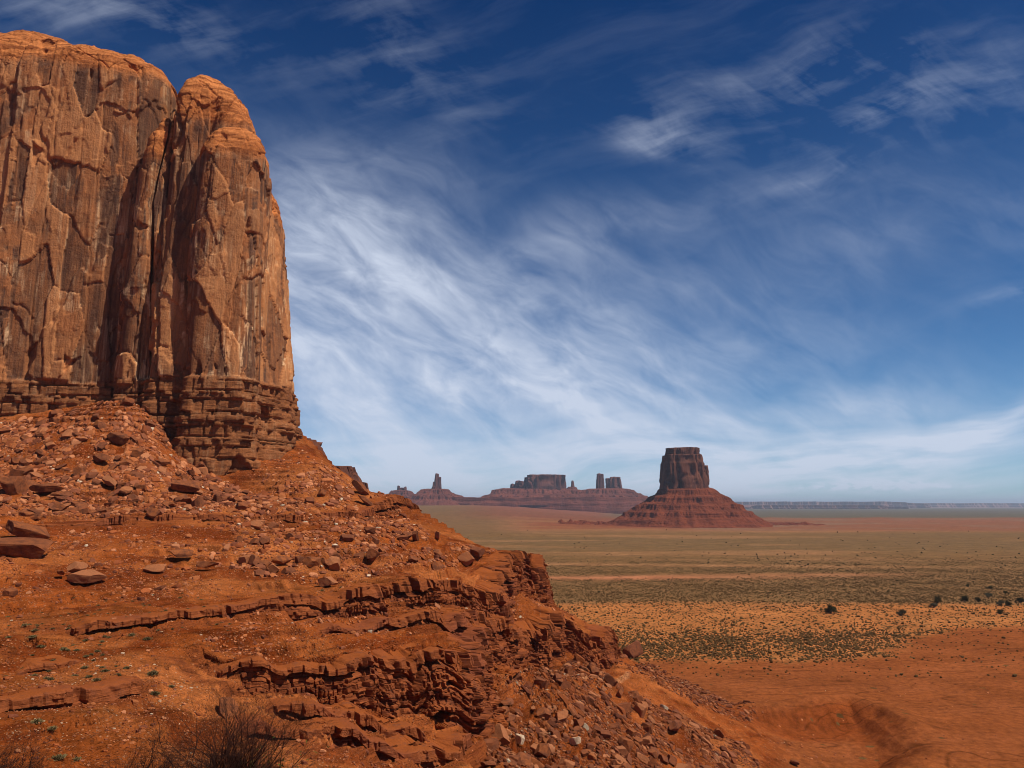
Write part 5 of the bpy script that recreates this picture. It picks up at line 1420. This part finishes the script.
# grey-green shrublets on the near slopes
def tuft_mesh(seed, n=260):
    r_ = np.random.default_rng(seed); a = r_.uniform(0, 2 * pi, n); el = r_.uniform(.15, 1.5, n); L = r_.uniform(.5, 1.0, n)
    d = np.stack([np.cos(a) * np.cos(el), np.sin(a) * np.cos(el), np.sin(el) * .8], -1); b0 = r_.normal(size=(n, 3)) * np.array([.22, .22, .03])
    mid = b0 + d * (L * .55)[:, None]; tip = b0 + d * L[:, None]; sd = np.cross(d, r_.normal(size=(n, 3))); sd /= np.linalg.norm(sd, axis=1)[:, None]; wd = .07
    V = np.stack([mid - sd * wd, mid + sd * wd, tip + sd * wd * .5, tip - sd * wd * .5], 1); V[..., 2] = np.maximum(V[..., 2], 0)
    V2 = np.stack([b0 - sd * .02, b0 + sd * .02, mid + sd * .02, mid - sd * .02], 1)
    VV = np.concatenate([V, V2]).reshape(-1, 3); return new_mesh('desert_shrub', VV, np.arange(len(VV)).reshape(-1, 4), M_tuft, False)
TF = [tuft_mesh(i) for i in range(4)]
def tuft(px, py, w, lab, grp=None):
    p, D = hit(px, py); o = link('desert_shrub', TF[int(r.integers(4))], label=lab, category='shrub'); sz = w * D / F * .55
    if grp: o['group'] = grp
    o.location = (p[0], p[1], p[2] - .02); o.rotation_euler = (0, 0, r.uniform(0, 6)); o.scale = (sz, sz, sz * r.uniform(.7, .95))
for px, py, w, lab in [(37, 724, 11, 'round grey-green shrub under the small ledge at lower left'), (58, 762, 14, 'dark green low shrub among white chips at the bottom left'),
                       (153, 675, 11, 'grey shrub in the shallow gully between the two near ledges'), (154, 696, 10, 'dusty green shrub below the one in the shallow gully'),
                       (171, 688, 7, 'small round green shrub right of the shallow gully'), (147, 640, 8, 'single dark green shrub right under the long ledge'),
                       (105, 672, 9, 'dark shrub just above the tip of the small ledge'), (52, 734, 9, 'grey-green shrub among orange flat stones at lower left'),
                       (76, 762, 9, 'pale grey shrub at the bottom edge beside the dark green one'), (80, 515, 8, 'flat green shrub on the upper slope above the thin ledge')]:
    tuft(px, py, w, lab)
for _ in range(46): tuft(r.uniform(0, 135), r.uniform(628, 682), r.uniform(3.5, 8), 'small grey-green shrub dotting the near orange slope at left', 'shrubs dotting the near slope')
for _ in range(70): tuft(r.uniform(0, 235), r.uniform(598, 632), r.uniform(2, 4), 'tiny dark shrublet speckling the open slope above the long ledge', 'shrublets above the long ledge')
for _ in range(16): tuft(r.uniform(130, 420), r.uniform(585, 605), r.uniform(2, 4), 'tiny dark shrublet in the middle of the open slope', 'shrublets on the middle slope')

# bare thorny shrubs close to the camera
def bare_shrub(px0, px1, ytop, D, label, seed, stems, green=False):
    r_ = np.random.default_rng(seed); pc = (px0 + px1) / 2; x = P(pc, 760, D)[0]; zt_ = P(pc, ytop, D)[2]
    z = float(terrain(np.array([x]), np.array([D]))[0]); Hs = zt_ - z; Wd = (px1 - px0) / 2 * D / F
    segs = []; tips = []
    def grow(p, d, L, rad, lev):
        nseg = 4
        for k in range(nseg):
            d = d + r_.normal(size=3) * .16 + np.array([0, 0, .03]); d /= np.linalg.norm(d); q = p + d * L / nseg
            segs.append((p, q, rad, rad * .82)); rad *= .82; p = q
            if lev < 4 and k >= (1 if lev else 0):
                for _ in range(1 if lev in (0,) else (2 if r_.random() < .55 else 1)):
                    dd = d + r_.normal(size=3) * .55; dd /= np.linalg.norm(dd); grow(p, dd, L * r_.uniform(.45, .68), rad * .72, lev + 1)
        tips.append(p)
    for k in range(stems):
        a = r_.uniform(0, 2 * pi); s_ = r_.uniform(.05, .95) * Wd / Hs; d = np.array([math.cos(a) * s_, math.sin(a) * s_, 1.0]); d /= np.linalg.norm(d)
        grow(np.array([r_.normal() * .12, r_.normal() * .12, -.05]), d, Hs * .62 * r_.uniform(.45, 1.12), .020, 0)
    root = link('bare_shrub', None, label=label, category='shrub'); root.location = (float(x), D, z)
    link('branches', tube_mesh('branches', segs, M_twig, 3), root)
    if green:
        tp = np.array(tips); n = 2600; c0 = tp[r_.integers(0, len(tp), n)]; sel = (c0[:, 0] > Wd * .1) & (c0[:, 2] < Hs * .62); c0 = c0[sel] + r_.normal(size=(sel.sum(), 3)) * .05
        a = r_.normal(size=c0.shape) * .012; b_ = r_.normal(size=c0.shape) * .012
        V = np.stack([c0 - a, c0 + a, c0 + b_ * 1.8], 1).reshape(-1, 3)
        link('leaves', new_mesh('leaves', V, np.arange(len(V)).reshape(-1, 3), M_grn, False), root)
    return len(segs)
ns = bare_shrub(165, 300, 702, 12.5, 'large dark twiggy shrub with a few green leaves at the bottom edge', 3, 74, True)
bare_shrub(-45, 42, 744, 12.0, 'dark bare shrub in the bottom left corner', 5, 70)
bare_shrub(112, 176, 750, 12.2, 'low dark bare shrub just left of the large twiggy one', 7, 60)

# ------------------------------------------------------------------ the air
def build_haze():
    m = bpy.data.materials.new('desert_air'); m.use_nodes = True; nt = m.node_tree; nt.nodes.clear()
    v = nt.nodes.new('ShaderNodeVolumePrincipled'); o = nt.nodes.new('ShaderNodeOutputMaterial'); nt.links.new(v.outputs[0], o.inputs['Volume'])
    v.inputs['Color'].default_value = (.74, .84, 1.0, 1); v.inputs['Density'].default_value = HAZE; v.inputs['Anisotropy'].default_value = .2
    a, b_, z0, z1 = -48000, 48000, -60, 300
    V = [(x, y, z) for x in (a, b_) for y in (a, b_) for z in (z0, z1)]
    Fq = [(0, 1, 3, 2), (4, 6, 7, 5), (0, 4, 5, 1), (2, 3, 7, 6), (0, 2, 6, 4), (1, 5, 7, 3)]
    link('haze', new_mesh('haze', V, Fq, m, False), kind='stuff', label='thin blue air over the whole valley', category='haze')
HAZE = 4.5e-5
build_haze()
print('counts sage', nsage, 'twigs', ns)
open('/tmp/counts.txt', 'w').write('%d %d %d %d' % (nsage, ns, len(cand), len(rest))) if False else None
#@@NEXT
